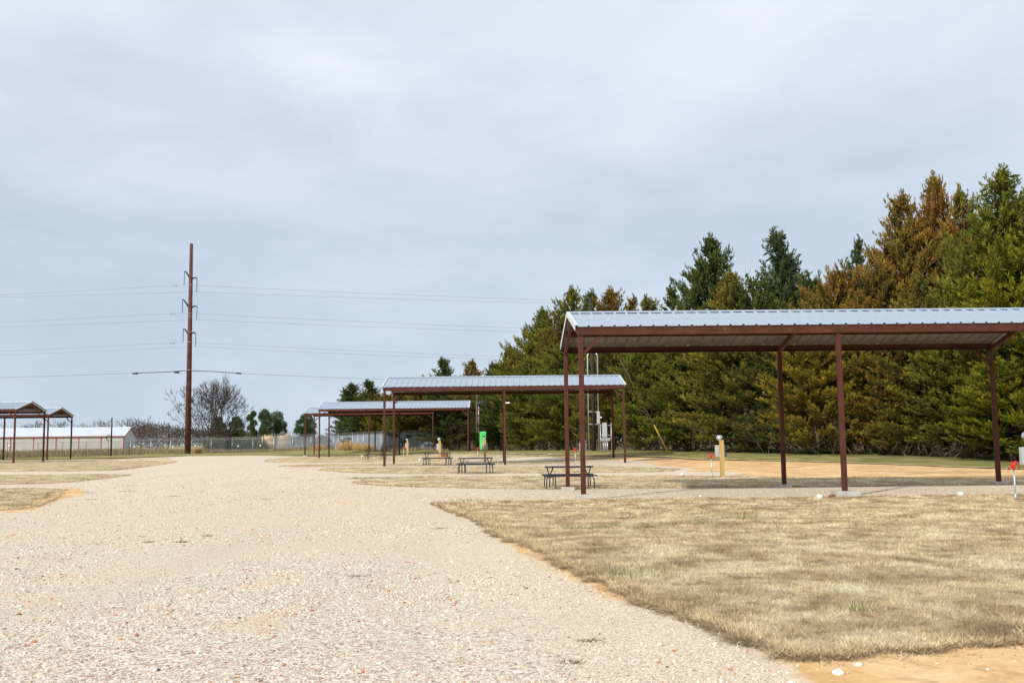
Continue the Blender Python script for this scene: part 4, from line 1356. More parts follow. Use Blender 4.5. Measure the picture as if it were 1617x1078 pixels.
for sg in (0, 1):
    b = MB()
    y0, y1 = ((-.35, BW / 2) if sg == 0 else (BW + .35, BW / 2))
    za = BH - .35 * BR / (BW / 2) + .02
    vs = [(-BL - .3, y0, za), (.3, y0, za), (.3, y1, BH + BR + .02), (-BL - .3, y1, BH + BR + .02)]
    vs += [(a_, c_, d_ + .07) for a_, c_, d_ in vs]
    b.add(vs, [(3, 2, 1, 0), (4, 5, 6, 7), (0, 1, 5, 4), (1, 2, 6, 5), (2, 3, 7, 6), (3, 0, 4, 7)])
    b.build('roof', M['roofwhite'], t)
MB().box((-BL / 2, -.37, BH - .13), (BL + .5, .05, .17)).build('eave_trim', M['redtrim'], t)
for k in range(10):
    MB().box((-.15 - k * 4.75, -.02, BH / 2 - .1), (.22, .05, BH - .2)).build('corner_trim' if k == 0 else 'wall_trim', M['redtrim'], t)
b = MB()
b.bar((.31, -.3, BH - .05), (.31, BW / 2, BH + BR + .0), .05, .22); b.bar((.31, BW + .3, BH - .05), (.31, BW / 2, BH + BR), .05, .219)
b.build('rake_trim', M['redtrim'], t)

for (px0, px1, pt, lab) in [(413.3, 434.3, 684.7, 'tan cylindrical tank left of the round pine trunk'), (438.3, 459, 684.7, 'tan cylindrical tank just right of the round pine trunk')]:
    Y = 205.0
    A, _ = G(px0, Y); B, _ = G(px1, Y); x = (A + B) / 2; z = gz(x, Y); r = (B - A) / 2
    h = WY((px0 + px1) / 2, pt, Y).z - z
    o = empty('storage_tank', (x, Y, z), 0, lab, 'tank', 'tan storage tanks by the fence')
    b = MB(); b.lathe([(r, 0), (r, h * .30), (r * 1.015, h * .31), (r * 1.015, h * .33), (r, h * .34), (r, h * .62), (r * 1.015, h * .63), (r * 1.015, h * .65), (r, h * .66), (r, h - .3), (r * .93, h - .17)], n=32)
    b.build('shell', M['tank'], o, True)
    b = MB(); b.lathe([(r * .95, h - .19), (r * .5, h - .06), (r * .12, h), (0, h)], n=32); b.build('top', M['tank'], o, True)

# ------------------------------------------------------------------ trees
def leaf_quads(pos, dirs, L, Wd, rng_):
    """diamond blades from pos along dirs"""
    n = len(pos)
    r = rng_.normal(0, 1, (n, 3))
    s = np.cross(dirs, r); s /= np.linalg.norm(s, axis=1, keepdims=True) + 1e-9
    V = np.zeros((n, 4, 3))
    V[:, 0] = pos
    V[:, 1] = pos + dirs * (L * .45)[:, None] + s * Wd[:, None]
    V[:, 2] = pos + dirs * L[:, None]
    V[:, 3] = pos + dirs * (L * .45)[:, None] - s * Wd[:, None]
    return V.reshape(-1, 3)

def unit(a): return a / (np.linalg.norm(a, axis=-1, keepdims=True) + 1e-9)

def make_cedar_meshes(seed, H, R, nb=230, cone=1.9, low=.03, sparse=1.0, leaders=1, var_=.2):
    """eastern red cedar: tiers of branches carrying fans of upturned feathery sprays"""
    r_ = np.random.default_rng(seed)
    tb = MB()
    lean = r_.normal(0, .012, 2)
    def trunk_at(t): return np.array([lean[0] * H * t + .10 * math.sin(t * 6 + seed), lean[1] * H * t + .10 * math.cos(t * 5 + seed), H * t])
    tb.tube([trunk_at(t) + (0, 0, -.2 if t == 0 else 0) for t in np.linspace(0, .985, 12)], [max(.010, .018 * H * (1 - t) ** .8) for t in np.linspace(0, .985, 12)], 7)
    P0, D0, SL, V0, NL = [], [], [], [], []
    ipos, idir = [], []
    lobes = r_.uniform(1 - var_, 1 + var_, (8, 10))
    ld = [(0.0, 0.0, 1.0, 1.0)]
    for k in range(leaders - 1):
        ld.append((r_.uniform(0, 6.28), r_.uniform(.22, .4) * R, r_.uniform(.80, .93), r_.uniform(.35, .5)))
    for b in range(nb):
        t = low + (1 - low) * (r_.uniform(0, 1) ** .80) * .99
        lead = ld[r_.integers(len(ld))]
        az = r_.uniform(0, 2 * math.pi)
        prof = 1 - math.exp(-cone * (1 - t))
        prof *= min(1, .72 + t * 2.2)
        lob = lobes[int(t * 7.99), int(az / 6.2832 * 9.99)]
        el = rad(20 + 26 * t + 20 * max(0, t - .85) / .15 + r_.normal(0, 8))
        L = (R * prof * r_.uniform(.62, 1.06) * lob + .08) / max(.5, math.cos(el))
        if r_.uniform() < .07 and .3 < t < .9: L *= 1.25
        base = trunk_at(t)
        if lead[1] > 0:
            tt = t * lead[2]; f_ = min(1, tt / lead[3])
            base = np.array([math.cos(lead[0]) * lead[1] * f_, math.sin(lead[0]) * lead[1] * f_, tt * H]); L *= .8
        hd = np.array([math.cos(az), math.sin(az), 0])
        ce, se = math.cos(el), math.sin(el)
        def bp(q): return base + hd * (L * q * ce) + np.array([0, 0, L * q * se + .10 * L * q * q - .10 * L * q * q * q * (1 - t) * 2])
        if b % 2 == 0 or t < .35:
            tb.tube([bp(q) for q in (0, .35, .7, .95)], [.012 * L + .010, .009 * L + .007, .006 * L + .005, .004], 4, False)
        tone = r_.normal(0, .13)
        fin = min(1.0, .20 + 2.4 * (1 - t))
        for k in range(int(2 + L * 3.2)):      # inner needles close the crown
            q = r_.uniform(.08, .72)
            ipos.append(bp(q) + r_.normal(0, .16, 3) * fin); idir.append(r_.normal(0, 1, 3) + hd)
        nbl = int(3 + L * 3.0 * sparse)
        for k in range(nbl):
            q = .25 + .75 * (k + r_.uniform(0, .8)) / nbl
            p0_ = bp(q)
            a2 = az + (1 if k % 2 else -1) * r_.uniform(.2, .85) * (1.1 - .8 * q)
            el2 = el + rad(20) + r_.normal(0, .16)
            bd = np.array([math.cos(a2) * math.cos(el2), math.sin(a2) * math.cos(el2), math.sin(el2)])
            bl = (.26 * fin + .26 * L * (1.12 - q)) * r_.uniform(.7, 1.2)
            nsp = int(2 + bl * 6.5)
            for m_ in range(nsp):
                u_ = (m_ + .6) / nsp
                P0.append(p0_ + bd * bl * u_ + np.array([0, 0, .12 * bl * u_ * u_]) + r_.normal(0, .03, 3))
                D0.append(bd + np.array([0, 0, .45]) + r_.normal(0, .26, 3))
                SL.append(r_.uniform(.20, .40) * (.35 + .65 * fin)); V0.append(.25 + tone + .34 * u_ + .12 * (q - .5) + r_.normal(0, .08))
    for k in range(26):      # slim leader at the very tip
        f_ = r_.uniform(.94, 1.035)
        P0.append(trunk_at(f_) + r_.normal(0, .05 + .8 * max(0, 1.0 - f_), 3) * np.array([1, 1, .2])); D0.append(np.array([0, 0, 1.0]) + r_.normal(0, .28, 3))
        SL.append(r_.uniform(.14, .26)); V0.append(.45 + r_.normal(0, .1))
    P0, D0, SL, V0 = np.array(P0), unit(np.array(D0)), np.array(SL), np.array(V0)
    m_ = 9
    n = len(P0)
    A = np.repeat(P0, m_, 0); B = np.repeat(D0, m_, 0); C = np.repeat(SL, m_)
    A = A + B * (C * r_.uniform(0, .8, n * m_))[:, None]
    B = unit(B + r_.normal(0, .30, (n * m_, 3)) + np.array([0, 0, .08]))
    V = leaf_quads(A, B, C * r_.uniform(.45, .8, n * m_), r_.uniform(.014, .028, n * m_), r_)
    va = np.clip(np.repeat(V0, m_) + r_.normal(0, .08, n * m_), 0, 1)
    ni = len(ipos)
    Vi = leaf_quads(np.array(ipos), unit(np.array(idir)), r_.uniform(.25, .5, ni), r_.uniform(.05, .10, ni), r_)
    V = np.concatenate([V, Vi]); va = np.concatenate([va, np.clip(r_.normal(.12, .08, ni), 0, 1)])  # inner needles coloured dark to deepen the shade inside the crown
    nq = len(V) // 4
    me = np_mesh('crown', V, np.arange(nq * 4).reshape(-1, 4), np.repeat(va, 4))
    me.materials.append(M['cedar'])
    tm = tb.mesh('trunk', True); tm.materials.append(M['cedarbark'])
    return tm, me, nq

PROTO = [make_cedar_meshes(11, 12, 2.9, 250, 2.3),
         make_cedar_meshes(12, 12, 3.4, 270, 2.4, leaders=3),
         make_cedar_meshes(13, 12, 3.0, 190, 1.7, sparse=.9, var_=.3),
         make_cedar_meshes(14, 12, 3.2, 260, 2.8, leaders=2),
         make_cedar_meshes(15, 12, 3.5, 270, 3.6, low=.02),
         make_cedar_meshes(16, 12, 2.5, 150, 1.8, sparse=.85)]
print('cedar leaves', [p_[2] for p_ in PROTO])

GREEN = (.138, .160, .030); DARK = (.090, .118, .036); OLIVE = (.172, .170, .038); YEL = (.158, .172, .021); BLUE = (.084, .112, .054)
RUSTY = (.205, .150, .038); GOLD = (.215, .185, .032)
def cedar(px, pt, Y, R, proto, colr, rust, label):
    x, y = G(px, Y, 640)
    z = gz(x, y)
    h = max(2.0, WY(px, pt, Y).z - z)
    t = empty('cedar_tree', (x, y, z - .05), random.uniform(0, 6.28), label, 'cedar tree', 'cedar trees lining the right side')
    tm, cm, _ = PROTO[proto]
    pr = (2.9, 3.4, 3.0, 3.2, 3.5, 2.5)[proto]
    k = 1.22 * R / pr
    sc = (k, k, h / 12 / 1.045)
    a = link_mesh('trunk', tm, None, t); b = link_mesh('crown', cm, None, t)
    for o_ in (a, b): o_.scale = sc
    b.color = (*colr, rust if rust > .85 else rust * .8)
    return t
cedars = [
 (1606, 262, 57, 4.0, 0, GREEN, .08, 'tallest green cedar at the right edge, its top touching the sky'),
 (1668, 300, 52, 4.0, 3, YEL, .05, 'yellow green cedar cut by the right edge beside the tallest one'),
 (1548, 288, 65, 3.0, 2, OLIVE, .86, 'pointed cedar, half rusty half green, left of the tallest green one'),
 (1497, 270, 68, 2.7, 0, RUSTY, .95, 'rustiest orange brown cedar, tallest of the pointed tops right of the centre post'),
 (1437, 301, 68, 3.3, 0, RUSTY, .86, 'olive brown cedar with a thin pointed tip left of the rustiest one'),
 (1580, 395, 56, 3.2, 1, YEL, .06, 'bushy yellow green cedar below the tallest one at the right edge'),
 (1520, 420, 60, 3.3, 3, GREEN, .18, 'broad green cedar in front of the two rusty pointed ones'),
 (1462, 430, 61, 3.2, 1, OLIVE, .45, 'olive cedar with rust patches under the rustiest treetop'),
 (1395, 405, 66, 3.1, 3, RUSTY, .6, 'golden brown cedar sloping down left of the olive brown pointed one'),
 (1366, 368, 78, 2.5, 5, BLUE, .0, 'small blue green treetop peeking over the golden brown cedars'),
 (1335, 425, 68, 2.9, 4, RUSTY, .65, 'rounded brown cedar just above the roof right of the dark pointed one'),
 (1288, 438, 78, 3.8, 4, DARK, .15, 'low dark green cedar at the right foot of the open pointed one'),
 (1240, 353, 78, 3.9, 2, BLUE, .0, 'dark open branched cedar with a single thin tip above the middle of the roof'),
 (1200, 432, 76, 3.9, 3, DARK, .2, 'dark olive cedar at the left foot of the open pointed one'),
 (1163, 424, 77, 2.9, 0, OLIVE, .4, 'olive brown cedar in front of the dark ragged pointed one'),
 (1133, 369, 85, 3.8, 0, DARK, .0, 'dark ragged pointed cedar left of the open branched one'),
 (1098, 452, 84, 3.1, 1, DARK, .1, 'dark green cedar at the left shoulder of the ragged pointed one'),
 (1066, 444, 93, 3.2, 5, DARK, .1, 'thin dark treetop just left of the shoulder of the ragged pointed cedar'),
 (1035, 462, 92, 3.3, 2, OLIVE, .3, 'small pointed olive cedar showing over the roof, third top right of the black pole'),
 (1003, 462, 94, 3.0, 5, RUSTY, .7, 'small brown cedar tip, second top right of the black pole'),
 (969, 451, 96, 3.4, 0, RUSTY, .65, 'brown pointed cedar, first top right of the black pole'),
 (929, 455, 100, 3.4, 2, DARK, .1, 'dark thin cedar tip just left of the black pole'),
 (905, 450, 103, 3.4, 0, OLIVE, .2, 'twin tipped olive cedar above the left gable of the nearest shelter'),
 (880, 482, 103, 3.2, 3, OLIVE, .3, 'broad olive cedar left of the gable of the nearest shelter'),
 (861, 484, 107, 3.2, 0, GREEN, .15, 'green cedar left of the gable with a blunt double tip'),
 (832, 512, 109, 3.2, 1, OLIVE, .2, 'olive green cedar halfway down the slope of treetops'),
 (806, 545, 112, 2.8, 0, GREEN, .2, 'green cedar low on the slope of treetops above the second shelter'),
 (778, 568, 119, 3.4, 5, DARK, .0, 'sparse dark cedar with sideways branches above the second shelter roof'),
 (739, 565, 128, 3.3, 2, RUSTY, .75, 'small rusty cedar tip above the middle of the second shelter roof'),
 (705, 561, 133, 3.4, 2, DARK, .0, 'dark pointed cedar left of the small rusty tip'),
 (668, 592, 138, 3.0, 1, OLIVE, .2, 'low olive cedar hidden to its top by the second shelter roof'),
 (640, 605, 143, 3.2, 3, GREEN, .3, 'low green cedar behind the left end of the second shelter'),
 (586, 597, 152, 4.0, 2, DARK, .05, 'tall dark cedar with a slim spire left of the second shelter roof'),
 (556, 603, 160, 3.6, 0, DARK, .0, 'leftmost dark cedar of the tree line above the far shelter roof'),
 (612, 622, 148, 3.6, 4, OLIVE, .35, 'broad olive cedar behind the left corner post of the second shelter'),
 (1285, 515, 63, 3.1, 4, GOLD, .25, 'low golden yellow cedar left of the centre post of the nearest shelter'),
 (1165, 500, 69, 4.1, 4, OLIVE, .05, 'wide drooping olive cedar behind the pedestal with the blue valve'),
 (1085, 520, 75, 3.5, 4, GREEN, .05, 'green cedar behind the yellow guy guard'),
 (1022, 525, 81, 3.3, 1, GREEN, .2, 'green cedar right of the black utility pole under the roof'),
 (960, 520, 87, 3.4, 3, OLIVE, .4, 'olive brown cedar directly behind the black utility pole'),
 (893, 540, 94, 3.6, 4, GREEN, .12, 'green cedar behind the left posts of the nearest shelter'),
 (838, 560, 100, 3.7, 1, GREEN, .15, 'green cedar just right of the white lamp on the second shelter'),
 (792, 600, 110, 2.9, 3, DARK, .15, 'dark green cedar right of the bright green cabinet'),
 (712, 625, 122, 3.9, 4, DARK, .3, 'dark olive cedar behind the low brown box'),
 (655, 632, 128, 3.5, 1, GREEN, .15, 'green cedar between the left posts and the pale pedestal'),
 (580, 645, 150, 3.8, 4, DARK, .15, 'dark cedar at the left end behind the slatted fence'),
 (1385, 500, 62, 3.3, 1, RUSTY, .6, 'rust flecked cedar right of the centre post under the roof'),
 (1445, 520, 60, 3.2, 3, OLIVE, .15, 'olive green cedar under the middle of the right roof bay'),
 (1520, 510, 57, 3.5, 1, GREEN, .08, 'green cedar left of the right back post of the nearest shelter'),
 (1598, 540, 53, 3.0, 3, YEL, .03, 'bright green cedar between the right back post and the near hydrant'),
 (1225, 540, 66, 2.8, 3, DARK, .2, 'dark cedar behind the left back middle post of the nearest shelter'),
 (1335, 540, 64, 2.9, 3, DARK, .2, 'dark cedar directly behind the centre post of the nearest shelter'),
 (745, 640, 124, 3.0, 3, DARK, .1, 'dark cedar behind the slim brown pole'),
]
for c in cedars: cedar(*c)

# saplings and thin pale snags along the wood's edge, and undergrowth
xs_, ys_ = [], []
VS, VR = [], []
n = 15000
yy = rng.uniform(48, 165, n) ** 1.0
xx = np.interp(yy, _TY, _TX) + rng.normal(.6, 1.5, n) - .2
ok = ~((np.abs(xx - xg) < 1.6) & (np.abs(yy - yg) < 6))
xx, yy = xx[ok], yy[ok]; n = len(xx)
d = unit(np.stack([rng.normal(0, .55, n), rng.normal(0, .55, n), rng.uniform(.4, 1.1, n)], 1))
pz = gz_np(xx, yy) + rng.uniform(0, .7, n) ** 1.6
L = rng.uniform(.25, 1.1, n)
V = leaf_quads(np.stack([xx, yy, pz], 1), d, L, rng.uniform(.008, .03, n), rng)
o = link_mesh('undergrowth', np_mesh('undergrowth', V, np.arange(n * 4).reshape(-1, 4), np.repeat(rng.uniform(0, 1, n), 4)), M['under'])
tag(o, 'tangled brown twigs and weeds along the foot of the cedars', 'undergrowth', kind='stuff')

def bare_tree_mesh(seed, H, spread, levels=6, stems=1, r0_=.2, first=.25, twig=.012, bend=.25, up=.25):
    r_ = random.Random(seed)
    b = MB()
    def grow(p, d, L, r, lv):
        n_ = 3
        pts, rs = [p], [r]
        q = p.copy(); dd_ = d.copy()
        for i in range(n_):
            dd_ = (dd_ + Vector((r_.gauss(0, bend), r_.gauss(0, bend), r_.gauss(0, bend * .6) + up * .12)) * .5).normalized()
            q = q + dd_ * (L / n_)
            pts.append(q.copy()); rs.append(max(twig * .5, r * (1 - .42 * (i + 1) / n_)))
        b.tube(pts, rs, 6 if r > .08 else (4 if r > .03 else 3), False)
        if lv <= 0: return
        k = r_.choice((2, 3, 3)) if lv > 1 else 3
        for j in range(k):
            ang_ = r_.uniform(.3, .78) * (1 if j else .55)
            ax = dd_.orthogonal().normalized()
            ax = Matrix.Rotation(r_.uniform(0, 6.28), 3, dd_) @ ax
            nd = (Matrix.Rotation(ang_, 3, ax) @ dd_)
            nd = (nd + Vector((0, 0, up * .35))).normalized()
            grow(q, nd, L * r_.uniform(.62, .86), max(twig, rs[-1] * (.82 if j == 0 else .66)), lv - 1)
        if lv >= 2:   # side shoots
            for j in range(2):
                f = r_.uniform(.3, .9); pp2 = pts[1].lerp(pts[3], f)
                nd = (dd_ + Vector((r_.gauss(0, .8), r_.gauss(0, .8), r_.gauss(.2, .4)))).normalized()
                grow(pp2, nd, L * .5, max(twig, r * .35), min(1, lv - 2))
    if stems == 1:
        grow(Vector((0, 0, -.2)), Vector((0, 0, 1)), H * first, r0_, levels)
    else:
        for s in range(stems):
            a = 6.28 * s / stems + r_.uniform(-.3, .3)
            tilt = spread * (.08 + .92 * ((s * 5) % stems) / max(1, stems - 1))
            grow(Vector((math.cos(a) * .25, math.sin(a) * .25, -.2)), Vector((math.cos(a) * tilt, math.sin(a) * tilt, 1)).normalized(), H * first, r0_ * r_.uniform(.75, 1.1), levels)
    zs = max(v[2] for v in b.v); wx = max(abs(v[0]) for v in b.v)
    return b.mesh('branches', False), zs, wx

Y = 172.0
x, _ = G(337, Y); z = gz(x, Y)
H = WY(337, 585, Y).z - z
me, zs, wx = bare_tree_mesh(5, H, 1.15, 5, 11, .28, .27, .026, .24, .18)
me.materials.append(M['greybark'])
t = empty('bare_tree', (x, Y, z), 0, 'large leafless spreading tree right of the transmission pole', 'bare tree')
o = link_mesh('branches', me, None, t); o.scale = (7.7 / wx, 7.7 / wx, H / zs)

bm1 = bare_tree_mesh(21, 8, .5, 4, 1, .16, .27, .022, .22, .3); bm2 = bare_tree_mesh(22, 8, .7, 4, 4, .12, .26, .022, .25, .25)
for q in (bm1, bm2): q[0].materials.append(M['brownbark'])
far_bare = [(8, 664, 290, 0), (40, 662, 300, 1), (62, 660, 285, 0), (84, 658, 295, 1), (145, 664, 280, 1), (160, 660, 300, 0), (176, 658, 290, 1), (192, 657, 300, 0), (206, 656, 270, 1), (222, 654, 285, 0), (236, 658, 275, 1), (250, 664, 265, 1), (258, 668, 255, 0), (486, 672, 250, 1), (455, 678, 260, 0), (515, 682, 240, 1)]
for (px, pt, Y, k) in far_bare:
    x, _ = G(px, Y); z = gz(x, Y); h = WY(px, pt, Y).z - z
    me, zs, wx = (bm1, bm2)[k]
    behind = px < 215
    t = empty('bare_tree', (x, Y, z - .2), random.uniform(0, 6.28),
              'leafless brown tree in the far thicket above the roof of the metal building' if behind else ('leafless brown tree in the thicket left of the transmission pole' if px < 300 else 'leafless far tree beyond the tanks and the lone pine'),
              'bare tree', 'far leafless trees behind the building' if behind else ('far leafless trees left of the pole' if px < 300 else 'far leafless trees beyond the tanks'))
    o = link_mesh('branches', me, None, t); s_ = h / zs; o.scale = (s_ * 1.2, s_ * 1.2, s_)

# bare grey brush showing at the wood's edge
bb1 = bare_tree_mesh(31, 3.6, .8, 4, 3, .035, .3, .006, .35, .12)
bb1[0].materials.append(M['greybark'])
for (px, Y, h, lab) in [(1215, 63.5, 3.4, 'tangle of bleached bare branches left of the back middle post'), (1312, 61, 2.6, 'bleached crooked branch beside the centre post of the nearest shelter'),
                        (1500, 57, 1.9, 'bare bush under the right roof bay of the nearest shelter'), (722, 118, 4.0, 'bleached dead branches behind the low brown box'), (840, 101, 2.4, 'bare bush right of the lamp post of the second shelter')]:
    x, y = G(px, Y); t = empty('bare_bush', (x, y, gz(x, y) - .1), random.uniform(0, 6.28), lab, 'bare bush')
    o = link_mesh('branches', bb1[0], None, t); s_ = h / bb1[1]; o.scale = (s_, s_, s_)

# grey-white leafless top behind the cedars
x, y = G(1182, 92); z = gz(x, y); h = WY(1182, 408, 92).z - z
t = empty('bare_tree', (x, y, z), 1.0, 'grey leafless treetop between the two dark pointed cedars', 'bare tree')
me, zs, wx = bare_tree_mesh(41, 14, .5, 5, 1, .2, .26, .014, .2, .3); me.materials.append(M['palewood'])
o = link_mesh('branches', me, None, t); o.scale = (3.4 / wx, 3.4 / wx, h / zs)

# pines
def pine_meshes(seed, H, lobes, n_cl=150, needle=.55):
    r_ = np.random.default_rng(seed)
    tb = MB()
    tb.tube([(0, 0, -.2), (.1, 0, H * .5), (0, .05, H * .95)], [.022 * H, .016 * H, .004 * H], 8)
    pos, dr, ln, wd, va = [], [], [], [], []
    for (cx, cy, cz, rx, rz_) in lobes:
        tb.tube([(0, 0, max(.1, cz - rx * .8)), (cx * .6, cy * .6, cz - .1), (cx, cy, cz)], [.06, .045, .02], 5, False)
        for k in range(n_cl):
            u_ = unit(r_.normal(0, 1, 3)); rr = r_.uniform(.35, 1.0) ** .5
            if u_[2] < -.3 and r_.uniform() < .6: continue
            c = np.array([cx, cy, cz]) + u_ * rr * np.array([rx, rx, rz_])
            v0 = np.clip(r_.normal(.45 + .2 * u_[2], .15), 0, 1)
            m_ = 16
            dd_ = unit(u_[None] * .8 + r_.normal(0, .8, (m_, 3)) + np.array([0, 0, .25]))
            pos.append(np.repeat(c[None], m_, 0) + r_.normal(0, .09, (m_, 3))); dr.append(dd_)
            ln.append(r_.uniform(.5, 1, m_) * needle); wd.append(r_.uniform(.02, .045, m_)); va.append(np.clip(v0 + r_.normal(0, .1, m_), 0, 1))
    pos = np.concatenate(pos); n = len(pos)
    V = leaf_quads(pos, np.concatenate(dr), np.concatenate(ln), np.concatenate(wd), r_)
    me = np_mesh('crown', V, np.arange(n * 4).reshape(-1, 4), np.repeat(np.concatenate(va), 4)); me.materials.append(M['pine'])
    tm = tb.mesh('trunk', True); tm.materials.append(M['cedarbark'])
    return tm, me
pines = [(398, 648, 186, 'slim pine with tiered clumps right of the large bare tree', 1, [(-.8, 0, 6.2, 1.0, .6), (.2, .3, 7.0, .8, .5), (.5, -.3, 5.2, 1.1, .5), (-.5, .2, 4.2, 1.1, .6), (-.2, 0, 2.9, .9, .6), (.6, .3, 3.2, .8, .5)]),
         (416, 645, 186, 'open topped pine between the slim pine and the round one', 2, [(.2, 0, 6.6, 1.3, .8), (-.6, .3, 5.9, 1.1, .6), (.9, 0, 5.6, 1.0, .7), (.2, .4, 4.4, 1.1, .6), (.3, -.3, 3.2, 1.2, .8), (-.4, .3, 3.6, .8, .5)]),
         (436, 648.5, 190, 'dense round dark pine directly behind the tan tanks', 3, [(0, 0, 6.0, 1.5, 1.1), (-.5, .3, 4.8, 1.5, 1.1), (.8, -.2, 4.6, 1.4, 1.0), (.9, .3, 3.5, 1.3, .9), (-.5, -.4, 3.4, 1.4, .8), (.1, .2, 2.7, 1.4, .7)]),
         (482, 652, 160, 'lone rounded pine behind the farthest shelter', 4, [(.2, 0, 5.4, 1.2, .9), (-.6, .2, 4.5, 1.3, .9), (.9, -.2, 4.2, 1.2, .9), (-1.0, -.3, 3.4, 1.1, .7), (.5, .3, 3.0, 1.3, .8), (1.1, .2, 3.0, .9, .6), (-.1, 0, 2.3, .9, .5)]),
         (344, 657, 195, 'dark pine seen through the left part of the large bare tree', 5, [(0, 0, 5.9, 1.2, .8), (-.8, .3, 4.8, 1.3, .9), (.8, -.2, 4.6, 1.3, .9), (-1.0, 0, 3.3, 1.4, .9), (.9, .3, 3.2, 1.4, .9), (0, -.3, 2.2, 1.6, .9)]),
         (372, 656, 198, 'dark pine seen through the right part of the large bare tree', 6, [(.2, 0, 6.0, 1.2, .8), (-.8, .3, 4.9, 1.4, .9), (1.0, -.2, 4.7, 1.3, .9), (-1.0, 0, 3.3, 1.5, .9), (1.2, .3, 3.2, 1.3, .9), (0, -.3, 2.2, 1.6, .9)])]
for (px, pt, Y, lab, sd_, lobes) in pines:
    x, _ = G(px, Y); z = gz(x, Y); h = WY(px, pt, Y).z - z
    ztop = max(l[2] + l[4] for l in lobes) + .25
    lobes = [l for l in lobes if l[2] > 2.9 or sd_ >= 4]
    tm, cm = pine_meshes(100 + sd_, ztop, lobes)
    t = empty('pine_tree', (x, Y, z), 0, lab, 'pine tree', 'pines behind the far fence')
    s_ = h / ztop; hs = s_ * (1.0 if sd_ != 3 else 1.02)
    for m_, nm in ((tm, 'trunk'), (cm, 'crown')):
        lat = hs * {1: .62, 2: .66, 3: .86, 4: .9, 5: .8, 6: .75}[sd_]
        o = link_mesh(nm, m_, None, t); o.scale = (lat, lat, s_)

# dark shrubs behind the chain link fence
def shrub_mesh(seed, rx, h, n=2600):
    r_ = np.random.default_rng(seed)
    u_ = unit(r_.normal(0, 1, (n, 3))); u_[:, 2] = np.abs(u_[:, 2])
    rr = r_.uniform(.25, 1, n)[:, None] ** .45
    lump = 1 + .22 * np.sin(u_[:, :1] * 7 + seed) * np.cos(u_[:, 1:2] * 6)
    p = u_ * rr * lump * np.array([rx, rx * .7, h])
    d = unit(u_ * .7 + r_.normal(0, .6, (n, 3)) + np.array([0, 0, .5]))
    V = leaf_quads(p, d, r_.uniform(.2, .5, n), r_.uniform(.02, .06, n), r_)
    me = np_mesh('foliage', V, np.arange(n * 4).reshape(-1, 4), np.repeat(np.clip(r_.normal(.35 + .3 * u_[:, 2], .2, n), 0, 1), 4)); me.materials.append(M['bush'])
    return me
SH = [shrub_mesh(61, 2.0, 1.9), shrub_mesh(62, 2.0, 1.9)]
for (px, Y, rx, h, lab) in [(338, 162, 2.6, 1.9, 'dark green shrub under the large bare tree, left one of the row'), (368, 161, 2.8, 2.2, 'tallest dark green shrub behind the chain link fence'), (394, 161, 2.2, 1.9, 'dark green shrub right of the tallest one behind the fence'), (414, 160, 1.3, 1.5, 'rightmost dark green shrub, next to the tan tanks')]:
    x, _ = G(px, Y)
    t = empty('shrub', (x, Y, gz(x, Y) - .1), random.uniform(0, 6), lab, 'shrub', 'dark shrubs behind the chain link fence')
    o = link_mesh('foliage', SH[px % 2], None, t); o.scale = (rx / 2, rx / 2, h / 1.9)

# far wood that reads as one mass, closing the horizon
n = 60000
pxs = rng.uniform(-160, 900, n)
Yw = rng.uniform(300, 420, n)
top = np.interp(pxs, [-160, 0, 120, 200, 262, 300, 420, 450, 520, 900], [4.5, 5.5, 5.0, 6.5, 7.0, 5.5, 4.0, 2.2, 2.4, 6])
top = top * (1 + .22 * np.array([mnoise.noise(Vector((a * .05, 0, 1))) + .6 * mnoise.noise(Vector((a * .17, 0, 2))) for a in pxs]))
dx0, dy0 = ray(0, 700), ray(1617, 700)
xw = Yw * np.interp(pxs, [0, 1617], [dx0.x / dx0.y, dy0.x / dy0.y])
hw = top * rng.uniform(0, 1, n) ** .8
p = np.stack([xw, Yw, gz_np(xw, Yw) + hw], 1)
d = unit(np.stack([rng.normal(0, .5, n), rng.normal(0, .5, n), rng.uniform(.3, 1.2, n)], 1))
V = leaf_quads(p, d, rng.uniform(.5, 1.5, n), rng.uniform(.03, .16, n), rng)
o = link_mesh('far_woods', np_mesh('far_woods', V, np.arange(n * 4).reshape(-1, 4), np.repeat(rng.uniform(0, 1, n), 4)), M['thicket'])
tag(o, 'far brown winter woods closing the horizon', 'woods', kind='stuff')

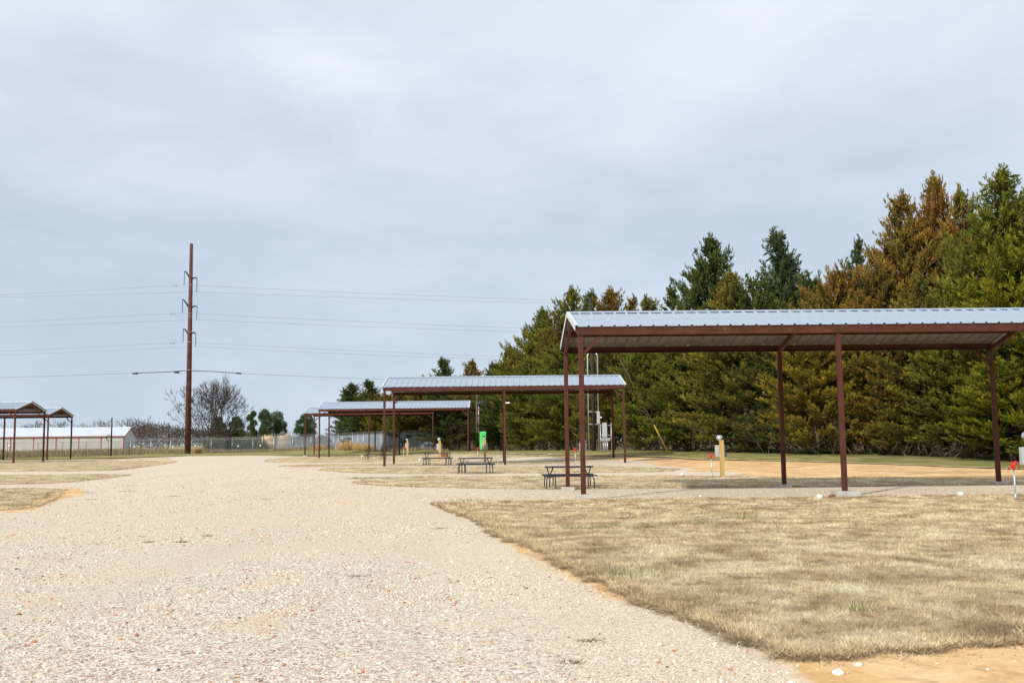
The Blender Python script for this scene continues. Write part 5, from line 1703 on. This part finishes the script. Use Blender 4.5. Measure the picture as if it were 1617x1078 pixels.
# tall dry weeds along the fences
n = 42000
pxs = rng.uniform(-80, 700, n)
ctr = np.interp(pxs, [-80, 60, 205, 300, 432, 520, 612, 700], [123, 129, 142, 153, 155, 160, 128, 120])
Yw = ctr + rng.normal(2.5, 3.5, n) + rng.exponential(9, n) * (pxs < 260)
xw = Yw * np.interp(pxs, [0, 1617], [dx0.x / dx0.y, dy0.x / dy0.y])
hgt = np.interp(pxs, [-80, 200, 300, 420, 520, 700], [.95, .95, .75, .45, .9, .5]) * rng.uniform(.35, 1.15, n)
hgt *= 1 + .5 * np.array([mnoise.noise(Vector((a * .25, b * .25, 9))) for a, b in zip(xw, Yw)])
d = unit(np.stack([rng.normal(0, .3, n), rng.normal(0, .3, n), np.ones(n)], 1))
V = leaf_quads(np.stack([xw, Yw, gz_np(xw, Yw) - .05], 1), d, np.maximum(.15, hgt), rng.uniform(.012, .04, n), rng)
o = link_mesh('dry_weeds', np_mesh('dry_weeds', V, np.arange(n * 4).reshape(-1, 4), np.repeat(rng.uniform(0, 1, n), 4)), M['weeds'])
tag(o, 'tall dry weeds growing along the far fences', 'weeds', kind='stuff')

# bunches of orange grass by the slatted fence and one at the pole
def bunch_mesh(seed):
    r_ = np.random.default_rng(seed); n = 420
    p = r_.normal(0, .28, (n, 3)) * np.array([1, 1, 0])
    d = unit(np.stack([r_.normal(0, .35, n), r_.normal(0, .35, n), np.ones(n)], 1) + p * .5)
    V = leaf_quads(p, d, r_.uniform(.6, 1.5, n), r_.uniform(.012, .03, n), r_)
    me = np_mesh('bunch_grass', V, np.arange(n * 4).reshape(-1, 4), np.repeat(r_.uniform(0, 1, n), 4)); me.materials.append(M['bunch']); return me
BG = [bunch_mesh(1), bunch_mesh(2)]
for i, (px, Y, s_, lab) in enumerate([(547, 140, 1.15, 'largest clump of orange bunch grass by the slatted fence'), (569, 136, .85, 'orange bunch grass clump between the two left posts and the largest clump'), (501, 150, .8, 'small orange bunch grass clump behind the far shelter corner post'), (580, 132, .8, 'orange bunch grass clump just right of the middle post of the farthest shelter'), (313, 148, .75, 'low orange bunch grass clump right of the transmission pole foot')]):
    x, _ = G(px, Y); o = link_mesh('bunch_grass', BG[i % 2], None); o.location = (x, Y, gz(x, Y)); o.scale = (s_ * 1.3, s_ * 1.3, s_)
    tag(o, lab, 'bunch grass', 'orange bunch grass clumps')
